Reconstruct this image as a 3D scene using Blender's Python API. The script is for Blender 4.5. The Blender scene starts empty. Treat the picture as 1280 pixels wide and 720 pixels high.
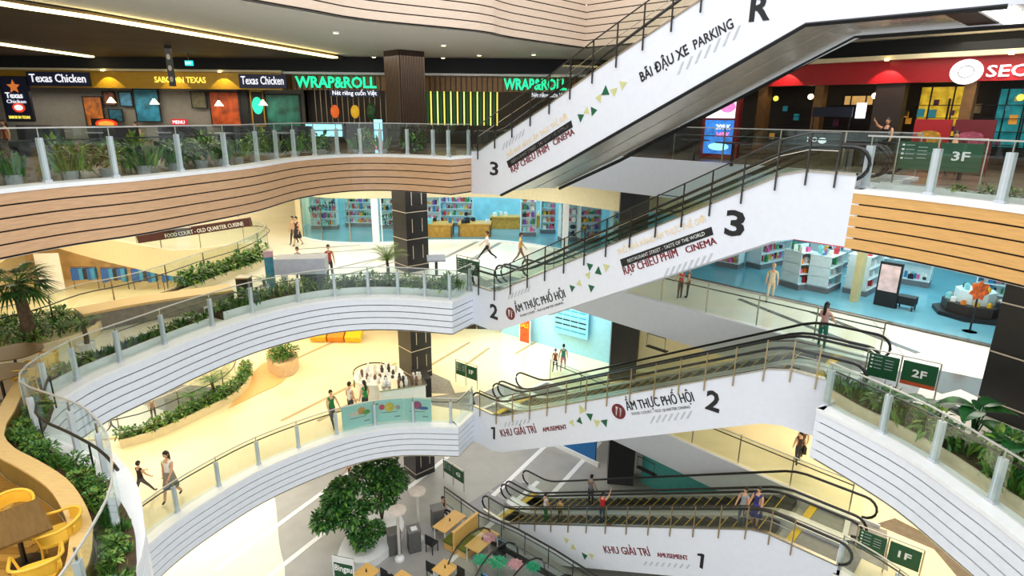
import bpy, bmesh, math, random
from mathutils import Vector, Matrix
from mathutils.geometry import tessellate_polygon
random.seed(7)
SC = bpy.context.scene
COL = SC.collection
PI = math.pi
# ------------------------------------------------ camera, world, lights, exposure
EYE = 17.465
cd = bpy.data.cameras.new('camera'); cam = bpy.data.objects.new('camera', cd); COL.objects.link(cam)
cd.sensor_width = 36.0; cd.lens = 36.0 * 748.0 / 1280.0; cd.clip_start = 0.1; cd.clip_end = 300
cam.matrix_world = (Matrix.Translation((0, 0, EYE)) @ Matrix.Rotation(math.radians(90 - 16.2), 4, 'X')
                    @ Matrix.Rotation(math.radians(0.62), 4, 'Z'))
SC.camera = cam
w = bpy.data.worlds.new('world'); SC.world = w; w.use_nodes = True
w.node_tree.nodes['Background'].inputs[0].default_value = (0.93, 0.96, 1.0, 1)
w.node_tree.nodes['Background'].inputs[1].default_value = 1.15
SC.view_settings.view_transform = 'Standard'; SC.view_settings.look = 'None'
SC.view_settings.gamma = 1.0; SC.view_settings.use_curve_mapping = False
SC.view_settings.exposure = 0.32
def area(name, loc, sx, sy, power, col=(1, 1, 1), rot=(0, 0, 0)):
    l = bpy.data.lights.new(name, 'AREA'); l.shape = 'RECTANGLE'; l.size = sx; l.size_y = sy
    l.energy = power; l.color = col
    o = bpy.data.objects.new(name, l); COL.objects.link(o); o.location = loc; o.rotation_euler = rot
    return o
WARM = (1.0, 0.83, 0.56); COOL = (0.62, 0.92, 1.0); WHITE = (1, 0.98, 0.95)
area('atrium_overhead_fill', (0, 14, 31), 22, 24, 2800, (0.97, 0.98, 1.0))  # added light from above; the top of the atrium is unseen
# broad area lights added below each storey's slab, in place of its ceiling lamps
area('lamps_second_left', (-14, 26, 14.4), 8, 14, 420, (1, 0.9, 0.7))
area('fill_second_far_left', (-25, 32, 14.4), 12, 26, 1100, (1, 0.9, 0.7))  # added to brighten the dark left rear of the second floor
area('lamps_second_back', (-4, 28, 14.4), 11, 5, 380, WHITE)
area('lamps_second_right', (12.8, 18.2, 14.4), 4, 9, 330, WHITE)
area('lamps_first_left', (-14, 25, 9.1), 8, 16, 460, (1, 0.86, 0.62))
area('fill_first_far_left', (-25, 30, 9.1), 14, 22, 1100, (1, 0.88, 0.66))  # added fill for the far-left first floor seen through the well
area('lamps_first_back', (-4, 27.5, 9.1), 12, 7, 420, (1, 0.88, 0.66))
area('lamps_first_right', (13.5, 18, 9.1), 6, 12, 420, (1, 0.92, 0.78))
area('lamps_ground_left', (-13, 25, 3.9), 8, 12, 380, WHITE)
area('fill_ground_far_left', (-23, 32, 3.9), 14, 16, 700, WHITE)  # added fill that lifts the ground floor beyond the wells
area('lamps_ground_back', (-1, 29, 3.9), 12, 8, 380, WHITE)
area('lamps_third_left', (-13, 22, 19.7), 8, 8, 330, (1, .9, .72))
area('lamps_third_back', (-3, 25.5, 19.7), 8, 3, 170, (1, .92, .8))
area('lamps_third_right', (12.5, 15.5, 19.7), 4, 8, 260, (1, .92, .8))
area('shop_fill_third_left', (-18.5, 30.9, 18.3), 14, 1.0, 150, (1, 0.9, 0.75))  # added in front of the posters to brighten them
area('shop_fill_third_middle', (-3, 31.9, 18.9), 12, 1.0, 60, (1, 0.9, 0.7))  # added to brighten the inside of the wrap restaurant
area('shop_lamps_second', (-3.5, 37.0, 14.3), 18, 7, 620, COOL)
area('shop_lamps_second_right', (16.5, 25.0, 14.3), 9, 12, 480, COOL)
area('shop_fill_first', (1.4, 29.4, 9.1), 6, 1.6, 260, (0.55, 0.85, 1.0), (0, 0, -0.66))  # added cool light that turns the blue shop wall cyan
area('terrace_lamps', (-9.3, 6.5, 14.3), 3, 3, 60, (1, 0.78, 0.45))

# ------------------------------------------------ materials
MATS = {}
def mat(name, col, rough=0.5, metal=0.0, var=0.06, scale=6.0, emit=0.0, spec=0.5, bump=0.0, kind='noise', col2=None):
    if name in MATS: return MATS[name]
    m = bpy.data.materials.new(name); m.use_nodes = True; nt = m.node_tree; nt.nodes.clear()
    out = nt.nodes.new('ShaderNodeOutputMaterial'); b = nt.nodes.new('ShaderNodeBsdfPrincipled')
    nt.links.new(b.outputs[0], out.inputs[0])
    tc = nt.nodes.new('ShaderNodeTexCoord'); no = nt.nodes.new('ShaderNodeTexNoise'); no.inputs['Scale'].default_value = scale
    no.inputs['Detail'].default_value = 3
    if kind == 'wood':
        mp = nt.nodes.new('ShaderNodeMapping'); mp.inputs['Scale'].default_value = (1, 1, 14)
        nt.links.new(tc.outputs['Object'], mp.inputs[0]); nt.links.new(mp.outputs[0], no.inputs[0])
    elif kind == 'grain':
        mp = nt.nodes.new('ShaderNodeMapping'); mp.inputs['Scale'].default_value = (1, 9, 1)
        mp.inputs['Rotation'].default_value = (0, 0, 0.9)
        nt.links.new(tc.outputs['Object'], mp.inputs[0]); nt.links.new(mp.outputs[0], no.inputs[0])
    else: nt.links.new(tc.outputs['Object'], no.inputs[0])
    r = nt.nodes.new('ShaderNodeValToRGB')
    lo = [max(0, c * (1 - var)) for c in col]; hi = [min(1, c * (1 + var)) for c in (col2 or col)]
    r.color_ramp.elements[0].position = 0.35; r.color_ramp.elements[1].position = 0.65
    r.color_ramp.elements[0].color = (*lo, 1); r.color_ramp.elements[1].color = (*hi, 1)
    nt.links.new(no.outputs[0], r.inputs[0]); nt.links.new(r.outputs[0], b.inputs['Base Color'])
    b.inputs['Roughness'].default_value = rough; b.inputs['Metallic'].default_value = metal
    b.inputs['Specular IOR Level'].default_value = spec
    if emit:
        nt.links.new(r.outputs[0], b.inputs['Emission Color']); b.inputs['Emission Strength'].default_value = emit
    if bump:
        bp = nt.nodes.new('ShaderNodeBump'); bp.inputs['Strength'].default_value = bump
        nt.links.new(no.outputs[0], bp.inputs['Height']); nt.links.new(bp.outputs[0], b.inputs['Normal'])
    MATS[name] = m; return m
def glass(name, tint, refl=0.10):
    m = bpy.data.materials.new(name); m.use_nodes = True; nt = m.node_tree; nt.nodes.clear()
    out = nt.nodes.new('ShaderNodeOutputMaterial'); mx = nt.nodes.new('ShaderNodeMixShader')
    t = nt.nodes.new('ShaderNodeBsdfTransparent'); g = nt.nodes.new('ShaderNodeBsdfGlossy')
    t.inputs[0].default_value = (*tint, 1); g.inputs['Roughness'].default_value = 0.02; g.inputs[0].default_value = (0.9, 0.95, 0.95, 1)
    lw = nt.nodes.new('ShaderNodeLayerWeight'); lw.inputs[0].default_value = 0.5; p = nt.nodes.new('ShaderNodeMath'); p.operation = 'POWER'; p.inputs[1].default_value = 4.0
    nt.links.new(lw.outputs['Facing'], p.inputs[0]); f = nt.nodes.new('ShaderNodeMath'); f.operation = 'MULTIPLY_ADD'; f.inputs[1].default_value = 0.6; f.inputs[2].default_value = 0.035
    nt.links.new(p.outputs[0], f.inputs[0])
    nt.links.new(f.outputs[0], mx.inputs[0]); nt.links.new(t.outputs[0], mx.inputs[1]); nt.links.new(g.outputs[0], mx.inputs[2])
    nt.links.new(mx.outputs[0], out.inputs[0]); MATS[name] = m; return m
def C(h):  # sRGB hex -> linear
    v = [int(h[i:i + 2], 16) / 255 for i in (0, 2, 4)]
    return tuple(x / 12.92 if x < 0.04045 else ((x + 0.055) / 1.055) ** 2.4 for x in v)
WHT = mat('white_paint', C('e6ebf2'), 0.35, var=0.02)
PANEL = mat('white_cladding', C('dfe3ea'), 0.3, var=0.015)
LEDGE = mat('white_ledge', C('eef0f0'), 0.35, var=0.02)
WOOD = mat('oak_plank', C('c9a27c'), 0.4, var=0.09, scale=3, kind='wood')
WOODR = mat('honey_plank', C('d9a866'), 0.4, var=0.08, scale=3, kind='wood')
WOODP = mat('pale_plank', C('d8c2ac'), 0.4, var=0.05, scale=3, kind='wood')
GAP = mat('shadow_gap', C('1c1815'), 0.8)
FLG = mat('ground_grey_tile', C('a5a4a0'), 0.3, var=0.05, scale=1.5)
FLW = mat('ground_white_tile', C('f0ecdc'), 0.25, var=0.02, scale=2)
FL1 = mat('cream_marble', C('f5e8c4'), 0.18, var=0.05, scale=0.7)
FL2 = mat('ivory_marble', C('f3eddc'), 0.18, var=0.03, scale=0.7)
FL3 = mat('beige_tile', C('7c6f62'), 0.25, var=0.08, scale=1.2)
INL = mat('grey_inlay', C('8d8878'), 0.3)
INLD = mat('dark_inlay', C('5c5850'), 0.2)
FSHOP = mat('cyan_vinyl', C('6aa4b4'), 0.15, var=0.06, scale=1)
SOFF = mat('grey_soffit', C('e4e0d6'), 0.6, var=0.02)
CREAM = mat('cream_plaster', C('e9dcb4'), 0.6, var=0.03)
BLK = mat('black_paint', C('14161a'), 0.5)
DK = mat('dark_cladding', C('242325'), 0.35, var=0.1, scale=2)
DKJ = mat('pale_joint', C('d8c8b0'), 0.4)
DECK = mat('deck_silver', C('dcdfe2'), 0.3, 0.4, var=0.04)
STEEL = mat('brushed_steel', C('b7b2a6'), 0.25, 1.0, var=0.05)
STEELD = mat('dark_steel', C('4b4a48'), 0.3, 0.9)
POST = mat('post_grey_paint', C('c9ced4'), 0.35, var=0.03)
BRASS = mat('warm_steel', C('b09c78'), 0.3, 0.9)
RUB = mat('black_rubber', C('0d0d0f'), 0.35)
YEL = mat('safety_yellow', C('e6c21c'), 0.4)
STEP = mat('escalator_step', C('26282b'), 0.45, 0.3, var=0.15, scale=20)
GRN = mat('sign_green', C('14512f'), 0.4)
TXW = mat('letter_white', C('f4f6f2'), 0.4)
TXB = mat('letter_black', C('15171c'), 0.4)
TXR = mat('letter_maroon', C('7c1c22'), 0.4)
TXG = mat('letter_gold', C('e8cfa0'), 0.4)
TRG = mat('bunting_green', C('145c3c'), 0.5)
TRY = mat('bunting_khaki', C('c8c88a'), 0.5)
HAT = mat('hatch_grey', C('b8bcc2'), 0.5)
GLS = glass('clear_glass', (0.90, 0.94, 0.92))
GLB = glass('bronze_glass', (0.90, 0.92, 0.87))
GLT = glass('green_glass', (0.70, 0.82, 0.78))
LEAF = mat('leaf_green', C('3d6b28'), 0.45, var=0.35, scale=5, col2=C('5d8a33'))
LEAFD = mat('leaf_dark', C('1f4523'), 0.35, var=0.35, scale=5, col2=C('356b2e'))
LEAFY = mat('leaf_lime', C('7f9a3c'), 0.45, var=0.35, scale=4)
BARK = mat('bark_brown', C('5c4a34'), 0.8, var=0.3, scale=9, bump=0.4)
SOIL = mat('planting_soil', C('4a3a24'), 0.9, var=0.3, scale=8)
TIMB = mat('honey_timber', C('d8a54e'), 0.4, var=0.12, scale=3, kind='grain')
TIMF = mat('terrace_timber', C('a67c34'), 0.35, var=0.15, scale=3, kind='grain')
TABW = mat('walnut_top', C('6b5028'), 0.4, var=0.15, scale=3, kind='grain')
CHRY = mat('yellow_beech', C('e8b83c'), 0.35, var=0.06)
CONC = mat('grey_concrete', C('8b857a'), 0.7, var=0.1)

# ------------------------------------------------ mesh builder
class MB:
    def __init__(s): s.v = []; s.f = []; s.m = []; s.k = 0
    def add(s, vs, fs, k=None):
        o = len(s.v); s.v += [tuple(p) for p in vs]; s.f += [tuple(i + o for i in f) for f in fs]
        s.m += [s.k if k is None else k] * len(fs); return s
    def box(s, c, d, rz=0.0, k=None, M=None):
        x, y, z = d[0] / 2, d[1] / 2, d[2] / 2; R = M or Matrix.Rotation(rz, 3, 'Z'); c = Vector(c)
        P = [c + R @ Vector((i * x, j * y, l * z)) for l in (-1, 1) for j in (-1, 1) for i in (-1, 1)]
        return s.add(P, [(0, 2, 3, 1), (4, 5, 7, 6), (0, 1, 5, 4), (2, 6, 7, 3), (0, 4, 6, 2), (1, 3, 7, 5)], k)
    def bar(s, a, b, w, h=None, k=None):   # rectangular bar between two points
        a = Vector(a); b = Vector(b); d = b - a; L = d.length
        if L < 1e-6: return s
        q = d.to_track_quat('X', 'Z').to_matrix()
        return s.box((a + b) / 2, (L, w, h or w), M=q, k=k)
    def tube(s, pts, r, n=6, k=None, closed=False, r2=None):
        pts = [Vector(p) for p in pts]; N = len(pts); vs = []
        for i, p in enumerate(pts):
            t = (pts[(i + 1) % N] - pts[i - 1]) if closed else (pts[min(i + 1, N - 1)] - pts[max(i - 1, 0)])
            t.normalize(); u = Vector((0, 0, 1)) if abs(t.z) < 0.95 else Vector((1, 0, 0))
            a = t.cross(u).normalized(); b = a.cross(t)
            rr = r if r2 is None else r + (r2 - r) * i / max(1, N - 1)
            vs += [p + a * (math.cos(2 * PI * j / n) * rr) + b * (math.sin(2 * PI * j / n) * rr) for j in range(n)]
        fs = []
        for i in range(N if closed else N - 1):
            for j in range(n):
                i2 = (i + 1) % N; j2 = (j + 1) % n; fs.append((i * n + j, i * n + j2, i2 * n + j2, i2 * n + j))
        if not closed: fs += [tuple(range(n))[::-1], tuple((N - 1) * n + j for j in range(n))]
        return s.add(vs, fs, k)
    def prism(s, poly, z0, z1, k=None):
        n = len(poly); tri = tessellate_polygon([[Vector((p[0], p[1], 0)) for p in poly]])
        vs = [(p[0], p[1], z0) for p in poly] + [(p[0], p[1], z1) for p in poly]
        fs = [(t[0] + n, t[1] + n, t[2] + n) for t in tri] + [(t[2], t[1], t[0]) for t in tri]
        fs += [(i, (i + 1) % n, (i + 1) % n + n, i + n) for i in range(n)]
        return s.add(vs, fs, k)
    def strip(s, path, z0, z1, off0, off1, k=None):  # wall-like solid along a plan path, offsets to the left
        n = len(path); A = offset(path, off0); B = offset(path, off1)
        f0 = z0 if callable(z0) else (lambda i: z0); f1 = z1 if callable(z1) else (lambda i: z1)
        vs = []
        for i in range(n): vs += [(*A[i], f0(i)), (*A[i], f1(i)), (*B[i], f1(i)), (*B[i], f0(i))]
        fs = []
        for i in range(n - 1):
            a = i * 4; b = a + 4
            for q in range(4): fs.append((a + q, a + (q + 1) % 4, b + (q + 1) % 4, b + q))
        fs += [(3, 2, 1, 0), ((n - 1) * 4, (n - 1) * 4 + 1, (n - 1) * 4 + 2, (n - 1) * 4 + 3)]
        return s.add(vs, fs, k)
    def lathe(s, prof, c=(0, 0, 0), n=16, k=None):
        vs = []; N = len(prof)
        for r, z in prof:
            vs += [(c[0] + math.cos(2 * PI * j / n) * r, c[1] + math.sin(2 * PI * j / n) * r, c[2] + z) for j in range(n)]
        fs = [(i * n + j, i * n + (j + 1) % n, (i + 1) * n + (j + 1) % n, (i + 1) * n + j) for i in range(N - 1) for j in range(n)]
        fs += [tuple(range(n))[::-1], tuple((N - 1) * n + j for j in range(n))]
        return s.add(vs, fs, k)
    def ball(s, c, r, n=10, m=7, k=None):
        rx, ry, rz = r if hasattr(r, '__len__') else (r, r, r)
        prof = [(math.sin(PI * i / m), -math.cos(PI * i / m)) for i in range(m + 1)]
        vs = []
        for a, z in prof:
            vs += [(c[0] + math.cos(2 * PI * j / n) * rx * a, c[1] + math.sin(2 * PI * j / n) * ry * a, c[2] + z * rz) for j in range(n)]
        fs = [(i * n + j, i * n + (j + 1) % n, (i + 1) * n + (j + 1) % n, (i + 1) * n + j) for i in range(m) for j in range(n)]
        return s.add(vs, fs, k)
    def mesh(s, name, mats, smooth=False, shift=None):
        me = bpy.data.meshes.new(name)
        v = s.v if shift is None else [(p[0] - shift[0], p[1] - shift[1], p[2] - shift[2]) for p in s.v]
        me.from_pydata(v, [], s.f)
        for m in (mats if isinstance(mats, (list, tuple)) else [mats]): me.materials.append(m)
        if any(s.m): me.polygons.foreach_set('material_index', s.m)
        bm = bmesh.new(); bm.from_mesh(me); bmesh.ops.recalc_face_normals(bm, faces=bm.faces); bm.to_mesh(me); bm.free()
        if smooth: me.polygons.foreach_set('use_smooth', [True] * len(me.polygons))
        me.update(); return me
def offset(path, d):
    n = len(path); out = []
    for i in range(n):
        a = path[max(i - 1, 0)]; b = path[i]; c = path[min(i + 1, n - 1)]
        ns = []
        for p, q in ((a, b), (b, c)):
            dx, dy = q[0] - p[0], q[1] - p[1]; L = math.hypot(dx, dy)
            if L > 1e-6: ns.append((-dy / L, dx / L))
        nx = sum(t[0] for t in ns) / len(ns); ny = sum(t[1] for t in ns) / len(ns); L2 = max(0.35, nx * nx + ny * ny)
        out.append((b[0] + nx * d / L2, b[1] + ny * d / L2))
    return out
def smooth(pts, step=0.35):
    out = []
    n = len(pts)
    for i in range(n - 1):
        p0 = pts[max(i - 1, 0)]; p1 = pts[i]; p2 = pts[i + 1]; p3 = pts[min(i + 2, n - 1)]
        L = math.hypot(p2[0] - p1[0], p2[1] - p1[1]); k = max(1, int(L / step))
        for j in range(k):
            t = j / k
            out.append(tuple(0.5 * (2 * p1[a] + (p2[a] - p0[a]) * t + (2 * p0[a] - 5 * p1[a] + 4 * p2[a] - p3[a]) * t * t
                             + (3 * p1[a] - p0[a] - 3 * p2[a] + p3[a]) * t ** 3) for a in (0, 1)))
    out.append(tuple(pts[-1][:2])); return out
# ------------------------------------------------ objects, labels
def setp(o, label=None, cat=None, group=None, kind=None):
    if label: o['label'] = label
    if cat: o['category'] = cat
    if group: o['group'] = group
    if kind: o['kind'] = kind
    return o
def thing(name, loc, label, cat, rz=0, group=None):
    o = bpy.data.objects.new(name, None); COL.objects.link(o); o.location = loc; o.rotation_euler = (0, 0, rz)
    o.empty_display_size = 0.1; return setp(o, label, cat, group)
WL = {}
def wloc(o):
    v = Vector((0, 0, 0))
    while o is not None: v += o.location; o = o.parent
    return v
def part(name, mb, m, parent=None, smooth=False, world=False, label=None, kind=None):
    me = mb if isinstance(mb, bpy.types.Mesh) else mb.mesh(name, m, smooth, wloc(parent) if (world and parent) else None)
    o = bpy.data.objects.new(name, me); COL.objects.link(o)
    if parent: o.parent = parent
    return setp(o, label, kind=kind)
def solo(name, mb, m, label, cat, loc=None, group=None, smooth=False, kind=None):
    if loc is None:
        xs = [p[0] for p in mb.v]; ys = [p[1] for p in mb.v]; zs = [p[2] for p in mb.v]
        loc = ((min(xs) + max(xs)) / 2, (min(ys) + max(ys)) / 2, min(zs)); me = mb.mesh(name, m, smooth, loc)
    else: me = mb.mesh(name, m, smooth)
    o = bpy.data.objects.new(name, me); COL.objects.link(o); o.location = loc
    return setp(o, label, cat, group, kind)
def struct(name, mb, m, parent=None, smooth=False):
    o = part(name, mb, m, parent, smooth); 
    if not parent: o['kind'] = 'structure'
    return o
def dup(o, loc=None, rz=None, label=None, parent=None):
    c = o.copy(); COL.objects.link(c)
    if parent is not None: c.parent = parent
    if loc is not None: c.location = loc
    if rz is not None: c.rotation_euler = (0, 0, rz)
    if label: c['label'] = label
    for ch in list(o.children): dup(ch, parent=c)
    return c
def text(name, s, p, xd, nd, h, m, parent, w=None, bold=0.0, depth=0.006, ital=0.0):
    """flat raised lettering: p = lower-left corner, xd = reading direction, nd = outward normal, w = fitted width"""
    cu = bpy.data.curves.new(name, 'FONT'); cu.body = s; cu.size = 1.0; cu.offset = bold; cu.extrude = depth; cu.shear = ital; cu.resolution_u = 2
    t = bpy.data.objects.new(name, cu); COL.objects.link(t); bpy.context.view_layer.update()
    me = bpy.data.meshes.new_from_object(t.evaluated_get(bpy.context.evaluated_depsgraph_get()))
    bpy.data.objects.remove(t); bpy.data.curves.remove(cu)
    if not me.vertices: return None
    xs = [v.co.x for v in me.vertices]; x0, x1 = min(xs), max(xs)
    X = Vector(xd).normalized(); N = Vector(nd).normalized(); Y = N.cross(X).normalized()
    sy = h / 0.7; sx = (w / (x1 - x0)) if w else sy; o0 = wloc(parent) if parent else Vector((0, 0, 0)); P = Vector(p)
    for v in me.vertices:
        c = v.co.copy(); v.co = P + X * ((c.x - x0) * sx) + Y * (c.y * sy) + N * (c.z + depth) - o0
    me.materials.clear(); me.materials.append(m)
    o = bpy.data.objects.new(name, me); COL.objects.link(o); o.parent = parent
    return o
# ================================================= STOREYS
Z = [0.0, 5.3, 10.6, 15.9, 21.2]
BH = 1.28
P1 = Vector((-1.56, 22.7)); P2 = Vector((7.46, 13.2))
DR = (P2 - P1).normalized(); NR = Vector((-DR.y, DR.x))
def sn(s, n, P=P1, D=None):
    D = D or DR; N = Vector((-D.y, D.x)); v = P + D * s + N * n; return (v.x, v.y)
B0 = (1.7, 25.8); B1 = (10.72, 16.3)
# plan of the atrium edge, left side, from near to far
LEFT = {
 3: [(-10.8, 5), (-10.6, 9), (-9.95, 11.6), (-9.5, 12.8), (-8.8, 13.9), (-8.2, 15.5), (-7.55, 17.6), (-7.2, 20.6), (-6.0, 22.5), (-4.3, 22.7), (-2.25, 21.75)],
 2: [(-5.2, 4), (-5.35, 6), (-5.85, 7.9), (-6.35, 8.8), (-7.2, 9.95), (-8.4, 11.0), (-9.6, 11.6), (-10.45, 12.05), (-10.9, 12.8), (-11.02, 13.7), (-10.9, 14.7), (-10.46, 15.95), (-9.85, 17.7), (-8.9, 19.6), (-7.5, 21.1), (-6.1, 21.8), (-4.3, 21.9), (-2.25, 21.5)],
 1: [(-8.2, 6), (-9.6, 9.0), (-10.5, 12), (-10.6, 13.6), (-10.45, 14.7), (-10.22, 15.6), (-9.7, 16.8), (-8.85, 18.3), (-7.6, 19.7), (-6.1, 20.9), (-4.4, 21.5), (-2.1, 21.5)],
}
RIGHT = {
 3: [(7.46, 13.2), (7.95, 12.5), (8.4, 11.7), (8.9, 10.5), (9.2, 9), (9.3, 5)],
 2: [(7.46, 13.2), (7.9, 12.25), (8.33, 11.1), (8.52, 9.8), (8.63, 8.4), (8.7, 4)],
 1: [(8.95, 13.7), (9.6, 12.6), (10.0, 11), (10.2, 8), (10.2, 4)],
}
LC = {k: smooth(v) + [(-1.56, 22.7)] for k, v in LEFT.items()}
RCV = {k: smooth(v) for k, v in RIGHT.items()}
HOLE2 = {  # second, smaller well in the left rear of storeys 2 and 1
 2: smooth([(-20, 14.5), (-16.5, 15.8), (-15.0, 17.3), (-14.7, 19.2), (-13.9, 20.5), (-13.45, 21.8), (-13.05, 24.1), (-12.5, 26.2), (-12.5, 28.5), (-12.9, 30.6), (-13.8, 31.6), (-15.0, 31.0), (-17, 29.6), (-21, 31.6), (-25, 34), (-31, 38)], 0.5),
 1: smooth([(-22, 19.5), (-18, 20.2), (-15.8, 20.3), (-14.5, 20.9), (-13.5, 22.7), (-12.9, 24.3), (-13.2, 26), (-14.2, 27.4), (-17, 28), (-21, 27), (-25, 24)], 0.5)}
OUT = []
def slab_mesh(level, z):
    hole = list(LC[level]) + [B0, B1] + list(RCV[level])
    loops = [[Vector((x, y, 0)) for x, y in [(-36, hole[0][1])] + hole + [(30, hole[-1][1]), (30, 46), (-36, 46)]]]
    if level in HOLE2: loops.append([Vector((x, y, 0)) for x, y in HOLE2[level]])
    flat = [p for l in loops for p in l]
    tri = tessellate_polygon(loops)
    mb = MB(); mb.add([(p.x, p.y, z) for p in flat], [tuple(t) for t in tri]); return mb
fl = {}
mb = MB(); mb.prism([(-36, 0), (30, 0), (30, 46), (-36, 46)], -0.4, 0.0); fl[0] = struct('floor', mb, FLG)
wp = smooth([(-8.0, 14), (-8.3, 17), (-8.75, 19.3), (-9.7, 21.2), (-11.3, 24.7), (-13.5, 28), (-17, 31)], 0.5)
mb = MB(); mb.prism([(-29, 4)] + [(-8, 4)] + wp + [(-29, 36)], 0.0, 0.012); part('white_paving', mb, FLW, fl[0])
for lv, mm in ((1, FL1), (2, FL2), (3, FL3)):
    fl[lv] = struct('floor', slab_mesh(lv, Z[lv]), mm)
    ce = struct('ceiling', slab_mesh(lv, Z[lv] - BH), CREAM if lv < 3 else SOFF)
def inlay(lv, a, b, wd=0.22, m=INL, z=0.006):
    mb = MB(); mb.bar((a[0], a[1], Z[lv] + z), (b[0], b[1], Z[lv] + z), wd, 0.01); part('inlay_strip', mb, m, fl[lv])
# roof storey: left edge, rear edge and right-hand slab
RL = smooth([(-13, 4), (-10.5, 8), (-8.2, 11.6), (-6.03, 15.2), (-5.15, 16.5), (-4.1, 18.0), (-1.1, 20.1), (-0.1, 21.6), (2.69, 24.6)], 0.6)
RR = [(2.69, 24.6), (9.9, 17.3), (9.2, 12.6)]
RRc = smooth([(9.2, 12.6), (8.56, 12.0), (8.9, 10), (9.3, 4)], 0.8)
hole = RL + [RR[1]] + RRc
loops = [[Vector((x, y, 0)) for x, y in [(-36, hole[0][1])] + hole + [(30, hole[-1][1]), (30, 46), (-36, 46)]]]
for nm, z, mm in (('ceiling', Z[4] - BH, SOFF), ('floor', Z[4], FL3)):
    mb = MB(); mb.add([(p.x, p.y, z) for l in loops for p in l], [tuple(t) for t in tessellate_polygon(loops)]); struct(nm, mb, mm)

TR = [0]
def band(path, zt, m, side=1, ledge=True, courses=5, BH=BH):
    """curved balcony front: backing, five planks with open joints, white ledge on top. side=+1: deck lies left of the path"""
    TR[0] += 1
    b = MB(); b.strip(path, zt - BH, zt - 0.02, side * 0.04, side * 0.16)
    root = struct('trim_%d' % TR[0], b, GAP)
    h = (BH - 0.03) / courses
    for i in range(courses):
        p = MB(); z1 = zt - 0.02 - i * h; ins = 0.0
        p.strip(path, z1 - h + 0.035, z1, side * ins, side * 0.05); part('plank', p, m, root)
    if ledge:
        p = MB(); p.strip(path, zt - 0.02, zt + 0.07, side * -0.02, side * 0.5); part('ledge', p, LEDGE, root)
    return root
band(LC[3], Z[3], WOOD); band(LC[2], Z[2], WHT); band(LC[1], Z[1], WHT)
band(RCV[3], Z[3], WOODR); band(RCV[2], Z[2], WHT); band(RCV[1], Z[1], WHT)
band(RL, 24.4, WOODP, ledge=False, courses=18, BH=4.48); band([RR[0], RR[1]], 24.4, WOODP, ledge=False, courses=18, BH=4.48)
# smooth painted fronts behind the escalators and at the deck ends
def fascia(path, zt, m=PANEL, h=BH, th=0.15, side=1):
    TR[0] += 1; b = MB(); b.strip(path, zt - h, zt + 0.07, 0, side * th); r = struct('trim_%d' % TR[0], b, m)
    return r
for lv in (1, 2, 3):
    fascia([B0, B1], Z[lv]); 
    e = LC[lv][-1]; fascia([e, B0], Z[lv], side=1); s0 = RCV[lv][0]; fascia([B1, s0], Z[lv])
for lv in HOLE2: fascia(HOLE2[lv][::-1] , Z[lv], CREAM, th=-0.12)
# outer walls
def wall(name, a, b, z0, z1, m=CREAM, th=0.2):
    mb = MB(); mb.strip([a, b], z0, z1, 0, th); return struct(name, mb, m)
wall('wall_back', (-36, 46), (30, 46), 0, 21.2); wall('wall_left', (-36, 2), (-36, 46), 0, 21.2); wall('wall_right', (30, 46), (30, 2), 0, 21.2)
# ------------------------------------------------ columns
def column(x, y, rz, lo, hi, w, label, d=None, joints=(), slats=False, topw=None):
    t = thing('column', (x, y, lo), label, 'column', rz); d = d or w
    mb = MB(); mb.box((0, 0, (hi - lo) / 2), (w, d, hi - lo)); part('core', mb, DK, t)
    if slats:
        n = 15
        for sx, sy, wd in ((0, -1, w), (0, 1, w), (-1, 0, d), (1, 0, d)):
            for i in range(n):
                u = (i + 0.5) / n * wd - wd / 2
                q = MB()
                if sx == 0: q.box((u, sy * (d / 2 + 0.03), (hi - lo) / 2), (wd / n * 0.55, 0.06, hi - lo))
                else: q.box((sx * (w / 2 + 0.03), u, (hi - lo) / 2), (0.06, wd / n * 0.55, hi - lo))
                part('slat', q, mat('bronze_slat', C('4a3a2e'), 0.4), t)
    for z in joints:
        q = MB(); q.box((0, 0, z - lo), (w + 0.02, d + 0.02, 0.03)); part('joint_strip', q, DKJ, t)
    if joints:
        for i in range(len(joints) - 1):
            for sx, sy in ((-1, -1), (1, -1)):
                q = MB(); q.box((sx * w * 0.23, -d / 2 - 0.008, (joints[i] + joints[i + 1]) / 2 - lo), (0.025, 0.02, abs(joints[i + 1] - joints[i]) * 0.5)); part('joint_strip', q, DKJ, t)
    return t
cx, cy = -4.6, 26.6
column(cx, cy, math.radians(42), 15.9, 19.92, 1.15, 'black column clad in bronze slats on the third floor beside the long glass railing', slats=True)
column(cx, cy, math.radians(42), 10.6, 14.6, 1.12, 'dark panelled square column on the second floor between bookshop glass and open shop', joints=(10.9, 12.1, 13.3, 14.5))
column(cx, cy, math.radians(42), 5.3, 9.3, 1.12, 'dark panelled square column on the first floor beside the ice cream stall', joints=(5.6, 6.8, 8.0, 9.2))
column(cx, cy, math.radians(42), 0.0, 4.0, 1.12, 'dark panelled square column on the ground floor behind the leafy tree', joints=(0.3, 1.5, 2.7, 3.9))
column(12.35, 12.9, math.radians(25), 10.6, 14.62, 1.5, 'large grey panelled column at the right edge beside the second-floor planter', joints=(11.0, 12.2, 13.4, 14.5))
column(5.4, 26.7, math.radians(-8), 10.6, 14.6, 1.25, 'black service pillar on the second floor behind the third escalator')
column(5.4, 26.9, math.radians(-8), 5.3, 9.3, 1.25, 'black service pillar on the first floor beside the pharmacy-blue shop')
column(5.5, 26.2, math.radians(-8), 0.0, 4.0, 1.25, 'black service pillar on the ground floor beside the blue hoarding')
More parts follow.
